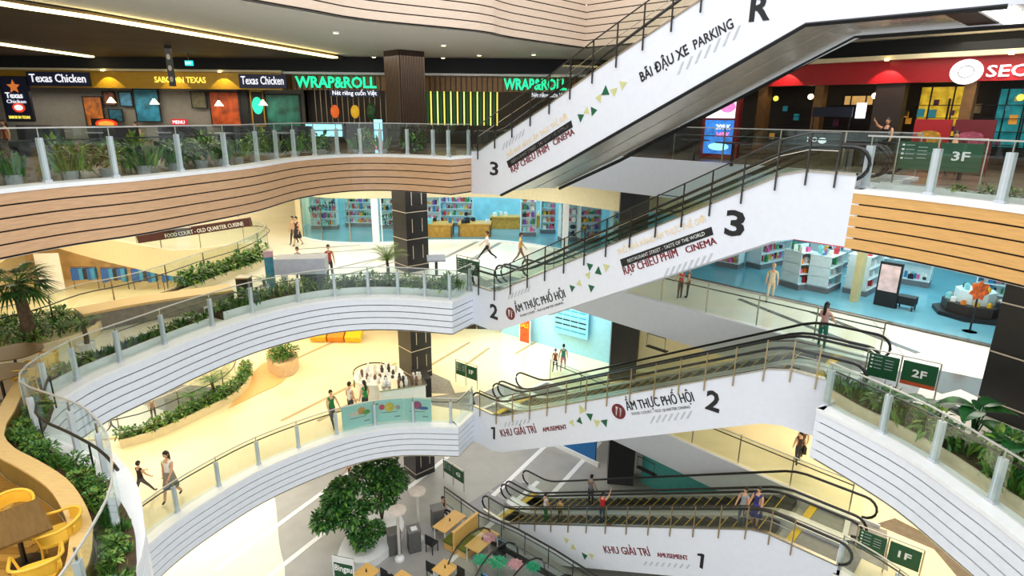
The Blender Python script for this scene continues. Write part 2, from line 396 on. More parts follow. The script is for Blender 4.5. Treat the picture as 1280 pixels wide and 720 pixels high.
# ================================================= GLASS RAILINGS
def arc(path):
    d = [0.0]
    for a, b in zip(path, path[1:]): d.append(d[-1] + math.hypot(b[0] - a[0], b[1] - a[1]))
    return d
def at_len(path, d, t):
    for i in range(len(path) - 1):
        if t <= d[i + 1] or i == len(path) - 2:
            u = (t - d[i]) / max(1e-6, d[i + 1] - d[i]); a, b = path[i], path[i + 1]
            return (a[0] + (b[0] - a[0]) * u, a[1] + (b[1] - a[1]) * u), math.atan2(b[1] - a[1], b[0] - a[0])
def nearest(path, p):
    d = arc(path); best = (1e9, 0)
    for i in range(len(path) - 1):
        a, b = path[i], path[i + 1]; L2 = (b[0] - a[0]) ** 2 + (b[1] - a[1]) ** 2
        u = max(0, min(1, ((p[0] - a[0]) * (b[0] - a[0]) + (p[1] - a[1]) * (b[1] - a[1])) / max(L2, 1e-9)))
        q = (a[0] + (b[0] - a[0]) * u, a[1] + (b[1] - a[1]) * u); e = math.hypot(q[0] - p[0], q[1] - p[1])
        if e < best[0]: best = (e, d[i] + u * (d[i + 1] - d[i]))
    return best[1]
def cut(path, d, a, b):
    out = [at_len(path, d, a)[0]] + [p for p, t in zip(path, d) if a + 0.02 < t < b - 0.02] + [at_len(path, d, b)[0]]
    return out
def railing(path, z, label, spacing=1.5, posts=None, postw=0.11, posth=0.92, h=1.14, hand=True, g='clear_glass', slim=False, group=None, handoff=0.14):
    d = arc(path); L = d[-1]
    ts = sorted(nearest(path, p) for p in posts) if posts else [i * L / max(1, round(L / spacing)) for i in range(round(L / spacing) + 1)]
    mid = at_len(path, d, L / 2)[0]
    t = thing('glass_railing', (mid[0], mid[1], z), label, 'railing', group=group)
    for u in ts:
        (x, y), a = at_len(path, d, u); mb = MB()
        if slim: mb.box((x, y, z + h / 2), (0.04, 0.04, h), rz=a)
        else:
            mb.box((x, y, z + 0.03), (postw * 1.3, postw * 1.1, 0.06), rz=a); mb.box((x, y, z + posth / 2), (postw, postw * 0.8, posth), rz=a)
        po = part('post', mb, STEEL if slim else POST, t, world=True)
        if not slim:
            mb = MB(); mb.tube([(x, y, z + posth), (x, y, z + h - 0.01)], 0.018, 6); part('post_pin', mb, STEEL, po, world=True)
    ends = [0.0] + [u for u in ts if 0.3 < u < L - 0.3] + [L]
    for a, b in zip(ends, ends[1:]):
        if b - a < 0.1: continue
        mb = MB(); mb.strip(cut(path, d, a + 0.02, b - 0.02), z + 0.05, z + h - 0.02, -0.066, -0.054)
        part('glass_pane', mb, MATS[g], t, world=True)
    mb = MB(); mb.strip(path, z + h - 0.03, z + h, -0.075, -0.045); part('top_rail', mb, mat('rail_pale_steel', C('c4c4be'), .35, .3), t, world=True)
    if hand:
        pp = offset(path, handoff); mb = MB(); mb.tube([(x, y, z + 0.86) for x, y in pp], 0.022, 6); part('handrail', mb, STEELD, t, world=True)
    return t
def inset(path, d=0.34): return offset(path, d)
L3 = inset(LC[3][:-1]) + [(-1.65, 22.95)]
L2 = inset(LC[2][:-1]) + [(-1.65, 22.95)]
L1 = inset(LC[1][:-1]) + [(-1.65, 22.95)]
railing(L3, Z[3] + .07, 'long curved glass railing with white posts on the timber-fronted third-floor left balcony',
        posts=[(-10.1, 12.9), (-10.1, 14.5), (-9.5, 15.9), (-9.0, 17.3), (-8.6, 18.6), (-8.25, 19.9), (-7.9, 21.0), (-7.5, 22.0), (-6.9, 23.0), (-6.0, 23.5), (-5.0, 23.5), (-3.9, 23.2), (-2.9, 22.6), (-2.35, 22.2), (-1.7, 22.9), (-10.5, 11.3), (-10.9, 9.4)])
rl2 = railing(L2, Z[2] + .07, hand=False, label= 'curved glass railing with stout white posts on the white-fronted second-floor left balcony',
        posts=[(-11.7, 15.8), (-11.73, 14.37), (-11.6, 13.3), (-11.15, 12.4), (-10.15, 11.63), (-8.9, 11.0), (-7.84, 10.04), (-6.38, 8.3), (-6.0, 6.7), (-11.4, 17.2), (-10.6, 18.9), (-9.5, 20.2), (-8.1, 21.4), (-6.9, 22.2), (-5.6, 22.5), (-4.4, 22.6), (-3.3, 22.4), (-2.35, 22.0), (-1.7, 22.9)])
q = MB(); q.tube([(x, y, 11.5) for x, y in offset(L2, .14) if y > 15.5], .016, 6); part('handrail', q, STEELD, rl2, world=True)
railing(L1, Z[1] + .07, 'curved glass railing with white posts on the first-floor left balcony above the grey tiles',
        spacing=1.55)
R3 = [(7.75, 13.45)] + offset(RCV[3][1:], 0.36); R2 = [(7.75, 13.45)] + offset(RCV[2][1:], 0.36); R1 = [(9.2, 13.9)] + offset(RCV[1][1:], 0.36)
railing(R3, Z[3] + .07, 'glass railing with stout white posts on the honey-timber third-floor right balcony', posts=[(7.8, 13.4), (8.7, 12.4), (9.2, 11.2), (9.4, 9.8)], postw=0.14, hand=False)
railing(R2, Z[2] + .07, 'glass railing with stout white posts beside the long second-floor right planter', posts=[(7.8, 13.4), (8.45, 12.1), (8.75, 10.9), (8.93, 9.55), (9.0, 8.3)], postw=0.13)
railing(R1, Z[1] + .07, 'glass railing at the first-floor right deck end beside the lowest escalators', spacing=1.4)
b0 = Vector(B0); b1 = Vector(B1); bd = (b1 - b0).normalized(); bn = Vector((-bd.y, bd.x))
for lv, nm in ((3, 'third'), (2, 'second'), (1, 'first')):
    p = [tuple(b0 + bd * u + bn * 0.2) for u in (0.0, 3, 6, 9, (b1 - b0).length)]
    railing(p, Z[lv] + .07, 'slim glass railing with thin steel posts along the %s-floor edge behind the escalators' % nm, spacing=1.9, slim=True)
railing(offset(HOLE2[2][1:][::-1], 0.12), Z[2] + .07, 'glass railing with dark handrail around the left rear well on the second floor', spacing=2.2, slim=True)
railing(offset(HOLE2[1][1:][::-1], 0.12), Z[1] + .07, 'glass railing with dark handrail around the left rear well on the first floor', spacing=2.2, slim=True)

# ================================================= ESCALATORS
RISE = 5.3; SA, SB = 1.35, 11.75
def zline(z0, s): return z0 + (0 if s <= SA else RISE if s >= SB else RISE * (s - SA) / (SB - SA))
def pl_(pts):
    def f(s):
        if s <= pts[0][0]: return pts[0][1]
        for (a, b), (c, d) in zip(pts, pts[1:]):
            if s <= c: return b + (d - b) * (s - a) / (c - a)
        return pts[-1][1]
    return f
A_TOP = pl_([(0, 16.13), (.5, 16.17), (1.36, 16.6), (3.9, 17.76), (5.8, 18.74), (9.03, 20.25), (11.3, 21.35), (11.9, 21.45), (15.4, 21.45)])
A_BOT = pl_([(0, 14.57), (1.67, 14.68), (4.43, 15.92), (5.86, 16.63), (10.78, 19.05), (11.57, 19.44), (15.4, 19.43)])
def escalator(p, q, z0, label, n0, s0, s1, lamp=False):
    """one lane, 1.5 m wide, front edge at offset n0 from the line p-q"""
    p = Vector(p); q = Vector(q); D = (q - p).normalized()
    def P(s, n, z): x, y = sn(s, n, p, D); return (x, y, z)
    t = thing('escalator', P(s0, n0 + 0.75, z0), label, 'escalator')
    W0, W1 = n0 + 0.06, n0 + 1.48
    prof = [s0, SA - .3, SA, SA + .35] + [SA + .35 + (SB - SA - .7) * i / 4 for i in range(1, 5)] + [SB, SB + .3, s1]
    def zz(s): # soft knees
        a = zline(z0, s - .3); b = zline(z0, s); c = zline(z0, s + .3); return (a + b + c) / 3
    # truss shell
    for nm, ofa, ofb, dz0, dz1, m in (('truss', W0, W1, -1.05, -0.22, mat('truss_beige', C('dcd6c8'), 0.22, 0.5)),):
        mb = MB(); vs = []; fs = []
        bz = (lambda s: A_BOT(max(s, 0)) + .1) if z0 > 15 else (lambda s: zz(s) + dz0)
        for s in prof: vs += [P(s, ofa, bz(s)), P(s, ofb, bz(s)), P(s, ofb, zz(s) + dz1), P(s, ofa, zz(s) + dz1)]
        for i in range(len(prof) - 1):
            for k in range(4): fs.append((i * 4 + k, i * 4 + (k + 1) % 4, i * 4 + 4 + (k + 1) % 4, i * 4 + 4 + k))
        fs += [(0, 1, 2, 3), tuple((len(prof) - 1) * 4 + k for k in (3, 2, 1, 0))]
        mb.add(vs, fs); part(nm, mb, m, t, world=True)
    # skirts / inner decking, glass balustrade, handrail on each side
    sl = [s0 + .5 + (s1 - s0 - 1.0) * i / 40 for i in range(41)]
    for side, n in ((0, W0 + 0.1), (1, W1 - 0.1)):
        mb = MB(); vs = []; fs = []
        for s in sl: vs += [P(s, n - .13, zz(s) - .25), P(s, n - .13, zz(s) + .12), P(s, n + .13, zz(s) + .12), P(s, n + .13, zz(s) - .25)]
        for i in range(len(sl) - 1):
            for k in range(4): fs.append((i * 4 + k, i * 4 + (k + 1) % 4, i * 4 + 4 + (k + 1) % 4, i * 4 + 4 + k))
        fs += [(0, 1, 2, 3), tuple((len(sl) - 1) * 4 + k for k in (3, 2, 1, 0))]
        mb.add(vs, fs); part('skirt', mb, DECK, t, world=True)
        mb = MB(); vs = []; fs = []
        for s in sl: vs += [P(s, n, zz(s) + .12), P(s, n, zz(s) + .9)]
        for i in range(len(sl) - 1): fs.append((2 * i, 2 * i + 2, 2 * i + 3, 2 * i + 1))
        mb.add(vs, fs); part('balustrade_glass', mb, GLB, t, world=True)
        a = [P(s, n, zz(s) + .95) for s in sl]
        def loop(sc, sg, zc):
            return [P(sc + sg * math.sin(PI * k / 8) * .36, n, zc + .59 + math.cos(PI * k / 8) * .36) for k in range(1, 9)]
        pts = loop(sl[0], -1, zz(sl[0]))[::-1] + a + loop(sl[-1], 1, zz(sl[-1]))
        mb = MB(); mb.tube(pts, 0.042, 6); part('handrail', mb, RUB, t, world=True)
    # steps
    tread = 0.4; ns = int((SB - SA + 1.2) / tread); first = None
    for i in range(ns):
        s = SA - .6 + i * tread + .2; z = zline(z0, s)
        mb = MB(); c = P(s, (W0 + W1) / 2, z - .11); ang = math.atan2(D.y, D.x)
        mb.box(c, (tread - .012, W1 - W0 - .42, .22), rz=ang, k=0)
        e = P(s - tread / 2 + .02, (W0 + W1) / 2, z + .002); mb.box(e, (.02, W1 - W0 - .44, .012), rz=ang, k=1)
        part('step', mb, [STEP, YEL], t, world=True)
    for s, z, sg in ((SA - .72, z0, 1), (SB + .72, z0 + RISE, -1)):
        mb = MB(); mb.box(P(s, (W0 + W1) / 2, z + .004), (.22, W1 - W0 - .4, .02), rz=ang); part('comb_plate', mb, YEL, t, world=True)
        mb = MB(); mb.box(P(s - sg * .95, (W0 + W1) / 2, z + .002), (1.65, W1 - W0 - .1, .02), rz=ang); part('landing_plate', mb, mat('landing_grey', C('86878a'), .35, .3), t, world=True)
    return t, P, D, zz
def cladding(t, P, D, zz, s0, s1, n, lo, hi, posts, z0, gm='bronze_glass', pm=None):
    """white front cladding of the escalator pair, with steel guard above it"""
    N = Vector((-D.y, D.x)); xs = [s0, SA - .25, SA + .25] + [SA + .25 + (SB - SA - .5) * i / 3 for i in (1, 2)] + [SB - .25, SB + .25, s1]
    xs = [x for x in xs if x <= s1]
    zt = A_TOP if z0 > 15 else (lambda s: zline(z0, s) + hi)
    zb = A_BOT if z0 > 15 else (lambda s: zline(z0, s) + lo)
    if z0 > 15: xs = [0, .5, 1.36, 1.67, 3.9, 4.43, 5.8, 9.03, 10.78, 11.3, 11.57, 11.9, s1]
    mb = MB(); vs = []; fs = []
    for s in xs: vs += [P(s, n, zb(s)), P(s, n, zt(s)), P(s, n + .06, zt(s)), P(s, n + .06, zb(s))]
    for i in range(len(xs) - 1):
        for k in range(4): fs.append((i * 4 + k, i * 4 + (k + 1) % 4, i * 4 + 4 + (k + 1) % 4, i * 4 + 4 + k))
    fs += [(0, 1, 2, 3), tuple((len(xs) - 1) * 4 + k for k in (3, 2, 1, 0))]
    mb.add(vs, fs); pn = part('side_panel', mb, PANEL, t, world=True)
    mb = MB(); vs = []; fs = []
    for s in xs: vs += [P(s, n - .02, zt(s)), P(s, n - .02, zt(s) + .05), P(s, n + .1, zt(s) + .05), P(s, n + .1, zt(s))]
    for i in range(len(xs) - 1):
        for k in range(4): fs.append((i * 4 + k, i * 4 + (k + 1) % 4, i * 4 + 4 + (k + 1) % 4, i * 4 + 4 + k))
    mb.add(vs, fs); part('cap_strip', mb, STEEL, t, world=True)
    gd = thing('escalator_guard', P(s0, n, z0), 'PLACEHOLDER', 'railing')
    for s in posts:
        mb = MB(); mb.box(P(s, n - .045, zt(s) + .3), (.034, .034, 1.2), rz=math.atan2(D.y, D.x)); part('post', mb, pm or BRASS, gd, world=True)
    for a, b in zip(posts, posts[1:]):
        mb = MB(); vs = [P(a + .04, n - .04, zt(a) + .1), P(b - .04, n - .04, zt(b) + .1), P(b - .04, n - .04, zt(b) + .86), P(a + .04, n - .04, zt(a) + .86)]
        mb.add(vs, [(0, 1, 2, 3)]); part('glass_pane', mb, MATS[gm], gd, world=True)
    for hz, r in ((.88, .02), (.5, .009)):
        mb = MB(); mb.tube([P(s, n - .045, zt(s) + hz) for s in posts], r, 6); part('guard_rail', mb, STEELD if r > .01 else STEEL, gd, world=True)
    return pn, gd, zt, N
PC2 = P2 + NR * 1.1; PD1 = Vector((-1.2, 23.1)); PD2 = Vector((8.75, 13.95))
PST = [.41, 1.34, 2.22, 3.09, 3.93, 4.78, 5.63, 6.47, 7.33, 8.18, 8.98, 9.77, 10.59, 11.39, 12.07, 12.7]
ESC = {}
for key, p, q, lv, s1, nm in (('A', P1, P2, 3, 15.2, 'climbing from the third floor to the roof parking'), ('B', P1, P2, 2, 13.4, 'between the second and third floors'),
                          ('C', P1, PC2, 1, 13.9, 'between the first and second floors'), ('D', PD1, PD2, 0, 14.3, 'between the ground and first floors')):
    t, P, D, zz = escalator(p, q, Z[lv], 'front escalator lane with lettered white side, %s' % nm, 0.06, -0.4, s1)
    t2, _, _, _ = escalator(p, q, Z[lv], 'rear escalator lane with black handrails, %s' % nm, 1.6, -0.4, s1)
    hi = {'A': .25, 'B': .36, 'C': .38, 'D': .32}[key]; lo = {'A': -1.3, 'B': -1.22, 'C': -1.25, 'D': -1.6}[key]
    e1 = {'A': 15.4, 'B': 13.1, 'C': 13.05, 'D': 13.9}[key]
    pn, gd, zt, N = cladding(t, P, D, zz, 0.0, e1, 0.0, lo, hi, [s for s in PST if s < e1] + ([13.5, 14.3] if key in 'A' else []), Z[lv], gm='green_glass' if key == 'B' else 'bronze_glass', pm=STEELD if key in 'AB' else None)
    gd['label'] = 'thin steel post guard above the escalator %s' % nm
    # rear balustrade side and underside edge
    mb = MB(); xs = [-.4, SA, SB, s1]; vs = []; fs = []
    for s in xs: vs += [P(s, 3.1, zline(Z[lv], s) - 1.25 if key != 'A' else A_BOT({-.4: 0, SA: 1.5, SB: 11.6, s1: 15}[s])), P(s, 3.1, zline(Z[lv], s) + .1), P(s, 3.16, zline(Z[lv], s) + .1), P(s, 3.16, zline(Z[lv], s) - 1.25)]
    for i in range(3):
        for k in range(4): fs.append((i * 4 + k, i * 4 + (k + 1) % 4, i * 4 + 4 + (k + 1) % 4, i * 4 + 4 + k))
    mb.add(vs, fs); part('rear_panel', mb, PANEL, t2, world=True)
    if key == 'A':   # dark metal lips under the highest escalator
        for n in (0.0, 3.1):
            mb = MB(); mb.tube([P(s, n + .03, A_BOT(s)) for s in (1.6, 4.43, 5.86, 10.78, 11.57, 15.1)], .06, 4); part('bottom_lip', mb, BLK, t, world=True)
    if key == 'A':
        mb = MB(); mb.box(P(14.8, 1.6, 19.47), (.35, 2.6, .06), rz=math.atan2(D.y, D.x)); part('light_slot', mb, mat('slot_light', (1, .98, .95), .5, emit=3.0), t, world=True)
        mb = MB(); mb.box(P(14.25, 1.6, 19.5), (.55, 2.6, .06), rz=math.atan2(D.y, D.x)); part('dark_slot', mb, BLK, t, world=True)
    ESC[key] = (t, pn, P, D, zt, N, Z[lv])

# ------------------------------------------------ lettering on the side panels
def panel_kit(key):
    t, pn, P, D, zt, N, z0 = ESC[key]; nd = (-N.x, -N.y, 0)
    sl = math.atan2(RISE, SB - SA)
    def dirv(a): return (D.x * math.cos(a), D.y * math.cos(a), math.sin(a))
    def T(s, a, b, h, m, flat=False, bold=0.0, w=None, name='lettering', ital=0):
        if m in (TXR, TXB) and not bold and h > .15:
            T(s, (a[0] + .014, a[1] + .004), (b[0] + .014, b[1] + .004), h, m, flat, 1e-5, w, name, ital)
        L = math.hypot(b[0] - a[0], b[1] - a[1]); an = math.atan2(b[1] - a[1], b[0] - a[0])
        return text(name, s, P(a[0], -.004, a[1]), dirv(0 if flat else an), nd, h, m, pn, w or L, bold, 0.004, ital)
    def poly(pts, m, name='graphic'):
        mb = MB(); n = len(pts); vs = [P(x, -.012, y) for x, y in pts] + [P(x, .0, y) for x, y in pts]
        fs = [tuple(range(n)), tuple(range(n, 2 * n))[::-1]] + [(i, (i + 1) % n, (i + 1) % n + n, i + n) for i in range(n)]
        mb.add(vs, fs); return part(name, mb, m, pn, world=True)
    def tris(L):
        for x, y, r, a, m in L:
            poly([(x + r * math.cos(a + k * 2 * PI / 3), y + r * 1.05 * math.sin(a + k * 2 * PI / 3)) for k in range(3)], m, 'bunting_triangle')
    def hatch(x0, y0, n, h, dx=.17):
        for i in range(n):
            x = x0 + i * dx; y = y0 + i * dx * .51; poly([(x, y), (x + .06, y + .02), (x + .06 + h * .35, y + h), (x + h * .35, y + h - .02)], HAT, 'hatch_bar')
    def ONE(x, y, h): poly([(x + .12, y), (x + .23, y), (x + .23, y + h), (x + .15, y + h), (x, y + h * .86), (x, y + h * .72), (x + .12, y + h * .8)], TXB, 'digit')
    panel_kit.one = ONE; return T, poly, tris, hatch
T, poly, tris, hatch = panel_kit('A')
T('3', (1.05, 15.36), (1.5, 15.36), .46, TXB, True, .02)
poly([(1.93, 15.88), (2.05, 15.66), (4.92, 17.1), (4.84, 17.3)], BLK, 'banner')
T('RESTAURANT STREET - TASTE OF THE WORLD', (2.2, 15.82), (4.75, 17.1), .1, TXW)
T('PHỐ NHÀ HÀNG ẨM THỰC THẾ GIỚI', (1.98, 16.0), (4.7, 17.35), .16, TXG)
T('RẠP CHIẾU PHIM', (2.2, 15.5), (3.95, 16.36), .22, TXR); T('CINEMA', (4.15, 16.5), (5.0, 16.9), .19, TXR)
T('BÃI ĐẬU XE', (7.35, 18.35), (8.75, 19.0), .26, TXB, bold=.02); T('PARKING', (8.9, 19.08), (9.9, 19.52), .24, TXB, bold=.015)
T('R', (10.25, 19.62), (10.75, 19.62), .55, TXB, True, .03)
tris([(5.22, 17.4, .15, .5, TRG), (5.45, 17.58, .13, 1.5, TRY), (5.7, 17.58, .15, .2, TRG), (5.9, 17.95, .14, 1.0, TRY), (6.12, 18.12, .17, -.5, TRG), (6.42, 18.12, .15, -1.4, TRY), (6.72, 18.3, .15, .4, TRY)])
hatch(1.7, 16.25, 7, .26, .16); hatch(8.45, 18.5, 7, .32, .24)
T, poly, tris, hatch = panel_kit('B')
T('2', (1.05, 9.92), (1.5, 9.92), .55, TXB, True, .03)
poly([(2.2 + .24 * math.cos(a * PI / 8), 10.34 + .24 * math.sin(a * PI / 8)) for a in range(16)], mat('emblem_maroon', C('6a1e26'), 0.4), 'emblem')
for dx in (-.07, .07): poly([(2.2 + dx - .02, 10.2), (2.2 + dx + .02, 10.2), (2.2 + dx + .03, 10.36), (2.2 + dx + .045, 10.48), (2.2 + dx - .045, 10.48), (2.2 + dx - .03, 10.36)], TXW, 'cutlery')
T('ẨM THỰC PHỐ HỘI', (2.5, 10.45), (4.88, 11.6), .28, TXB); T('FOOD COURT - OLD QUARTER DINING', (2.75, 10.35), (4.8, 11.35), .08, INLD)
hatch(2.05, 10.85, 7, .26, .17)
tris([(5.15, 11.98, .14, .5, TRG), (5.45, 12.2, .13, 1.5, TRY), (5.95, 12.16, .15, 2.6, TRG), (5.8, 12.55, .14, 1.0, TRY), (5.85, 12.85, .15, .5, TRG), (6.2, 12.75, .16, -.5, TRG), (6.5, 12.95, .15, .5, TRY)])
poly([(7.0, 13.28), (7.1, 13.06), (9.93, 14.48), (9.85, 14.68)], BLK, 'banner')
T('RESTAURANT STREET - TASTE OF THE WORLD', (7.3, 13.24), (9.7, 14.44), .1, TXW)
T('PHỐ NHÀ HÀNG ẨM THỰC THẾ GIỚI', (6.95, 13.42), (9.7, 14.8), .17, TXG)
T('RẠP CHIẾU PHIM', (7.2, 12.84), (8.95, 13.73), .24, TXR); T('CINEMA', (9.2, 13.85), (10.05, 14.26), .19, TXR)
T('3', (10.22, 14.55), (10.75, 14.55), .62, TXB, True, .03); hatch(8.55, 13.05, 8, .3, .18)
T, poly, tris, hatch = panel_kit('C')
panel_kit.one(1.02, 4.62, .55)
T('KHU GIẢI TRÍ', (1.62, 4.9), (3.45, 5.8), .3, TXR); T('AMUSEMENT', (3.75, 5.95), (4.85, 6.5), .17, TXR)
hatch(1.75, 5.4, 7, .26, .2)
tris([(5.05, 6.82, .15, 1.3, TRY), (5.38, 7.02, .15, 1.5, TRG), (5.45, 7.48, .2, 2.2, TRY), (5.8, 7.36, .17, -1.3, TRG), (6.1, 7.22, .17, -1.5, TRY), (6.42, 7.35, .17, -1.1, TRG)])
poly([(6.93 + .27 * math.cos(a * PI / 8), 7.95 + .27 * math.sin(a * PI / 8)) for a in range(16)], MATS['emblem_maroon'], 'emblem')
for dx in (-.08, .08): poly([(6.93 + dx - .02, 7.78), (6.93 + dx + .02, 7.78), (6.93 + dx + .03, 7.96), (6.93 + dx + .05, 8.1), (6.93 + dx - .05, 8.1), (6.93 + dx - .03, 7.96)], TXW, 'cutlery')
T('ẨM THỰC PHỐ HỘI', (7.25, 8.1), (9.5, 9.22), .3, TXB); T('FOOD COURT - OLD QUARTER DINING', (7.45, 8.0), (9.4, 8.95), .09, INLD)
hatch(8.1, 7.95, 7, .32, .2); T('2', (9.85, 9.12), (10.28, 9.12), .6, TXB, True, .03)
T, poly, tris, hatch = panel_kit('D')
tris([(4.7, 1.35, .16, .6, TRY), (5.05, 1.2, .16, 1.8, TRY), (5.6, 1.12, .16, -1.5, TRG), (5.9, 1.3, .15, -1.3, TRY)])
T('KHU GIẢI TRÍ', (6.5, 1.78), (8.35, 2.72), .28, TXR); T('AMUSEMENT', (8.6, 2.84), (9.7, 3.35), .16, TXR)
hatch(8.1, 2.2, 8, .22, .22); panel_kit.one(9.98, 3.3, .55)
# ================================================= small shared kinds
GOODS = []
for i, (c, s) in enumerate([('d8424a', (.10, .10, .16)), ('f2f4f0', (.12, .08, .14)), ('2f7fb8', (.09, .09, .2)), ('e8b52c', (.1, .08, .12)), ('3c9a58', (.08, .08, .18)),
                            ('23252c', (.12, .1, .13)), ('e66aa8', (.1, .09, .12)), ('8ed4dc', (.12, .1, .18)), ('7a4fb0', (.09, .09, .17)), ('f08a2c', (.1, .1, .12))]):
    m = MB(); m.box((0, 0, s[2] * .42), (s[0], s[1], s[2] * .84)); m.box((0, 0, s[2] * .92), (s[0] * .5, s[1] * .5, s[2] * .16))
    GOODS.append(m.mesh('packaged_product', mat('product_%s' % 'abcdefghij'[i], C(c), 0.35, var=.1, scale=12)))
NG = [0]
def nth(i): return ['first', 'second', 'third', 'fourth', 'fifth', 'sixth', 'seventh', 'eighth', 'ninth', 'tenth', 'eleventh', 'twelfth'][i] if i < 12 else '%dth' % (i + 1) if (i + 1) % 10 not in (1, 2, 3) or i < 20 else '%d%s' % (i + 1, {1: 'st', 2: 'nd', 3: 'rd'}[(i + 1) % 10])
def goods(n, fn, label, group, pal=None, sc=1.7):
    for i in range(n):
        x, y, z, r = fn(i)
        o = bpy.data.objects.new('packaged_product', GOODS[random.choice(pal) if pal else random.randrange(10)]); COL.objects.link(o)
        o.location = (x, y, z); o.rotation_euler = (0, 0, r); o.scale = (sc, sc, sc); setp(o, label, 'product', group); NG[0] += 1
def loc(o, x, y, z=0):  # local -> world for a yawed empty
    a = o.rotation_euler.z; return (o.location.x + x * math.cos(a) - y * math.sin(a), o.location.y + x * math.sin(a) + y * math.cos(a), o.location.z + z)
SHW = mat('shelf_white', C('d4e6ea'), 0.4, var=.03); SHB = mat('shelf_blue', C('4aa0b8'), 0.4); SHG = mat('plinth_grey', C('6b6f74'), 0.5)
FW = mat('display_wood', C('c9983c'), 0.45, var=.15, kind='grain')
def shelf(x, y, z, rz, w, d, h, label, group=None, m=SHW, n=4, items=0, glabel=None, ggroup=None, pal=None, head=None):
    t = thing('shelf_unit', (x, y, z), label, 'shelf', rz, group)
    q = MB(); q.box((0, 0, .12), (w, d, .24)); part('plinth', q, SHG, t)
    q = MB(); q.box((0, 0, h / 2), (w - .04, .04, h)); part('back_panel', q, m, t)
    for s in (-1, 1):
        q = MB(); q.box((s * (w / 2 - .02), 0, h / 2 + .1), (.04, d * .9, h - .2)); part('side_panel', q, m, t)
    zs = [.25 + (h - .3) * i / n for i in range(n)] + [h]
    for zz in zs:
        q = MB(); q.box((0, 0, zz), (w, d, .03)); part('shelf_board', q, m, t)
    if head:
        q = MB(); q.box((0, 0, h + .15), (w, .05, .28)); part('header_board', q, head, t)
    if items:
        k = max(1, items // len(zs))
        for zz in zs:
            for j in range(k):
                u = (j + .5) / k * (w - .2) - (w - .2) / 2; sd = -1 if (j % 2 == 0) else 1
                goods(1, lambda i: (*loc(t, u, sd * d * .28, zz + .015), rz), glabel, ggroup, pal)
    return t
def flat(name, x, y, z, rz, w, h, m, label, cat, th=.05, frame=None, parts=()):
    t = thing(name, (x, y, z), label, cat, rz)
    q = MB(); q.box((0, 0, h / 2), (w, th, h)); part('board', q, m, t)
    if frame:
        for c, dd in (((0, -th / 2, h), (w + .06, .05, .05)), ((0, -th / 2, 0), (w + .06, .05, .05)), ((-w / 2, -th / 2, h / 2), (.05, .05, h)), ((w / 2, -th / 2, h / 2), (.05, .05, h))):
            q = MB(); q.box(c, dd); part('frame', q, frame, t)
    return t
def under(p):
    for c in p.children:
        if c.name.split('.')[0] in ('board', 'fascia_board'): return c
    return p
def shape(parent, pts, y, m, name='graphic', th=.012):  # flat cut shape on the -Y face of a board
    q = MB(); n = len(pts); q.add([(a, y, b) for a, b in pts] + [(a, y + th, b) for a, b in pts], [tuple(range(n)), tuple(range(n, 2 * n))[::-1]] + [(i, (i + 1) % n, (i + 1) % n + n, i + n) for i in range(n)])
    return part(name, q, m, under(parent))
def ell(cx, cz, rx, rz, n=18): return [(cx + rx * math.cos(2 * PI * i / n), cz + rz * math.sin(2 * PI * i / n)) for i in range(n)]
def star(cx, cz, r, k=5, q=.45): return [(cx + r * (1 if i % 2 == 0 else q) * math.sin(PI * i / k), cz + r * (1 if i % 2 == 0 else q) * math.cos(PI * i / k)) for i in range(2 * k)]
def ptext(parent, s, x, y, z, h, m, w=None, bold=0.0, name='lettering', depth=.01):  # text on the -Y face, in the parent's own axes
    keep = parent.rotation_euler.z; parent.rotation_euler.z = 0; L = wloc(parent)
    o = text(name, s, (L.x + x, L.y + y, L.z + z), (1, 0, 0), (0, -1, 0), h, m, under(parent), w, bold, depth); parent.rotation_euler.z = keep; return o
E_W = mat('lit_white', C('f4f6ff'), .5, emit=.7, var=.01); E_G = mat('lit_green', C('1fd89a'), .5, emit=1.1, var=.02)
E_Y = mat('lit_yellow', C('f4e05a'), .5, emit=1.0, var=.02); E_C = mat('lit_cyan', C('9fe8ff'), .5, emit=1.0, var=.05)
E_WW = mat('lit_warm', C('ffe6a0'), .5, emit=4.5, var=.01); E_P = mat('lit_pink', C('f07ab8'), .5, emit=1.0, var=.15, scale=9)
E_B = mat('lit_blue', C('2f74c8'), .5, emit=.8, var=.25, scale=5); E_R = mat('lit_red', C('e04020'), .5, emit=.7, var=.25, scale=5)
GOLD = mat('gold_fascia', C('b98f1e'), .35, .3, var=.06); NAVY = mat('navy_board', C('16224e'), .4); REDP = mat('red_fascia', C('a8141c'), .35, var=.05)
GREYW = mat('shop_grey_wall', C('8a877e'), .6, var=.06); BRZ = mat('bronze_grille', C('7a5a34'), .4, .4, var=.1); DKBR = mat('dark_brown_panel', C('2c211c'), .5, var=.1)
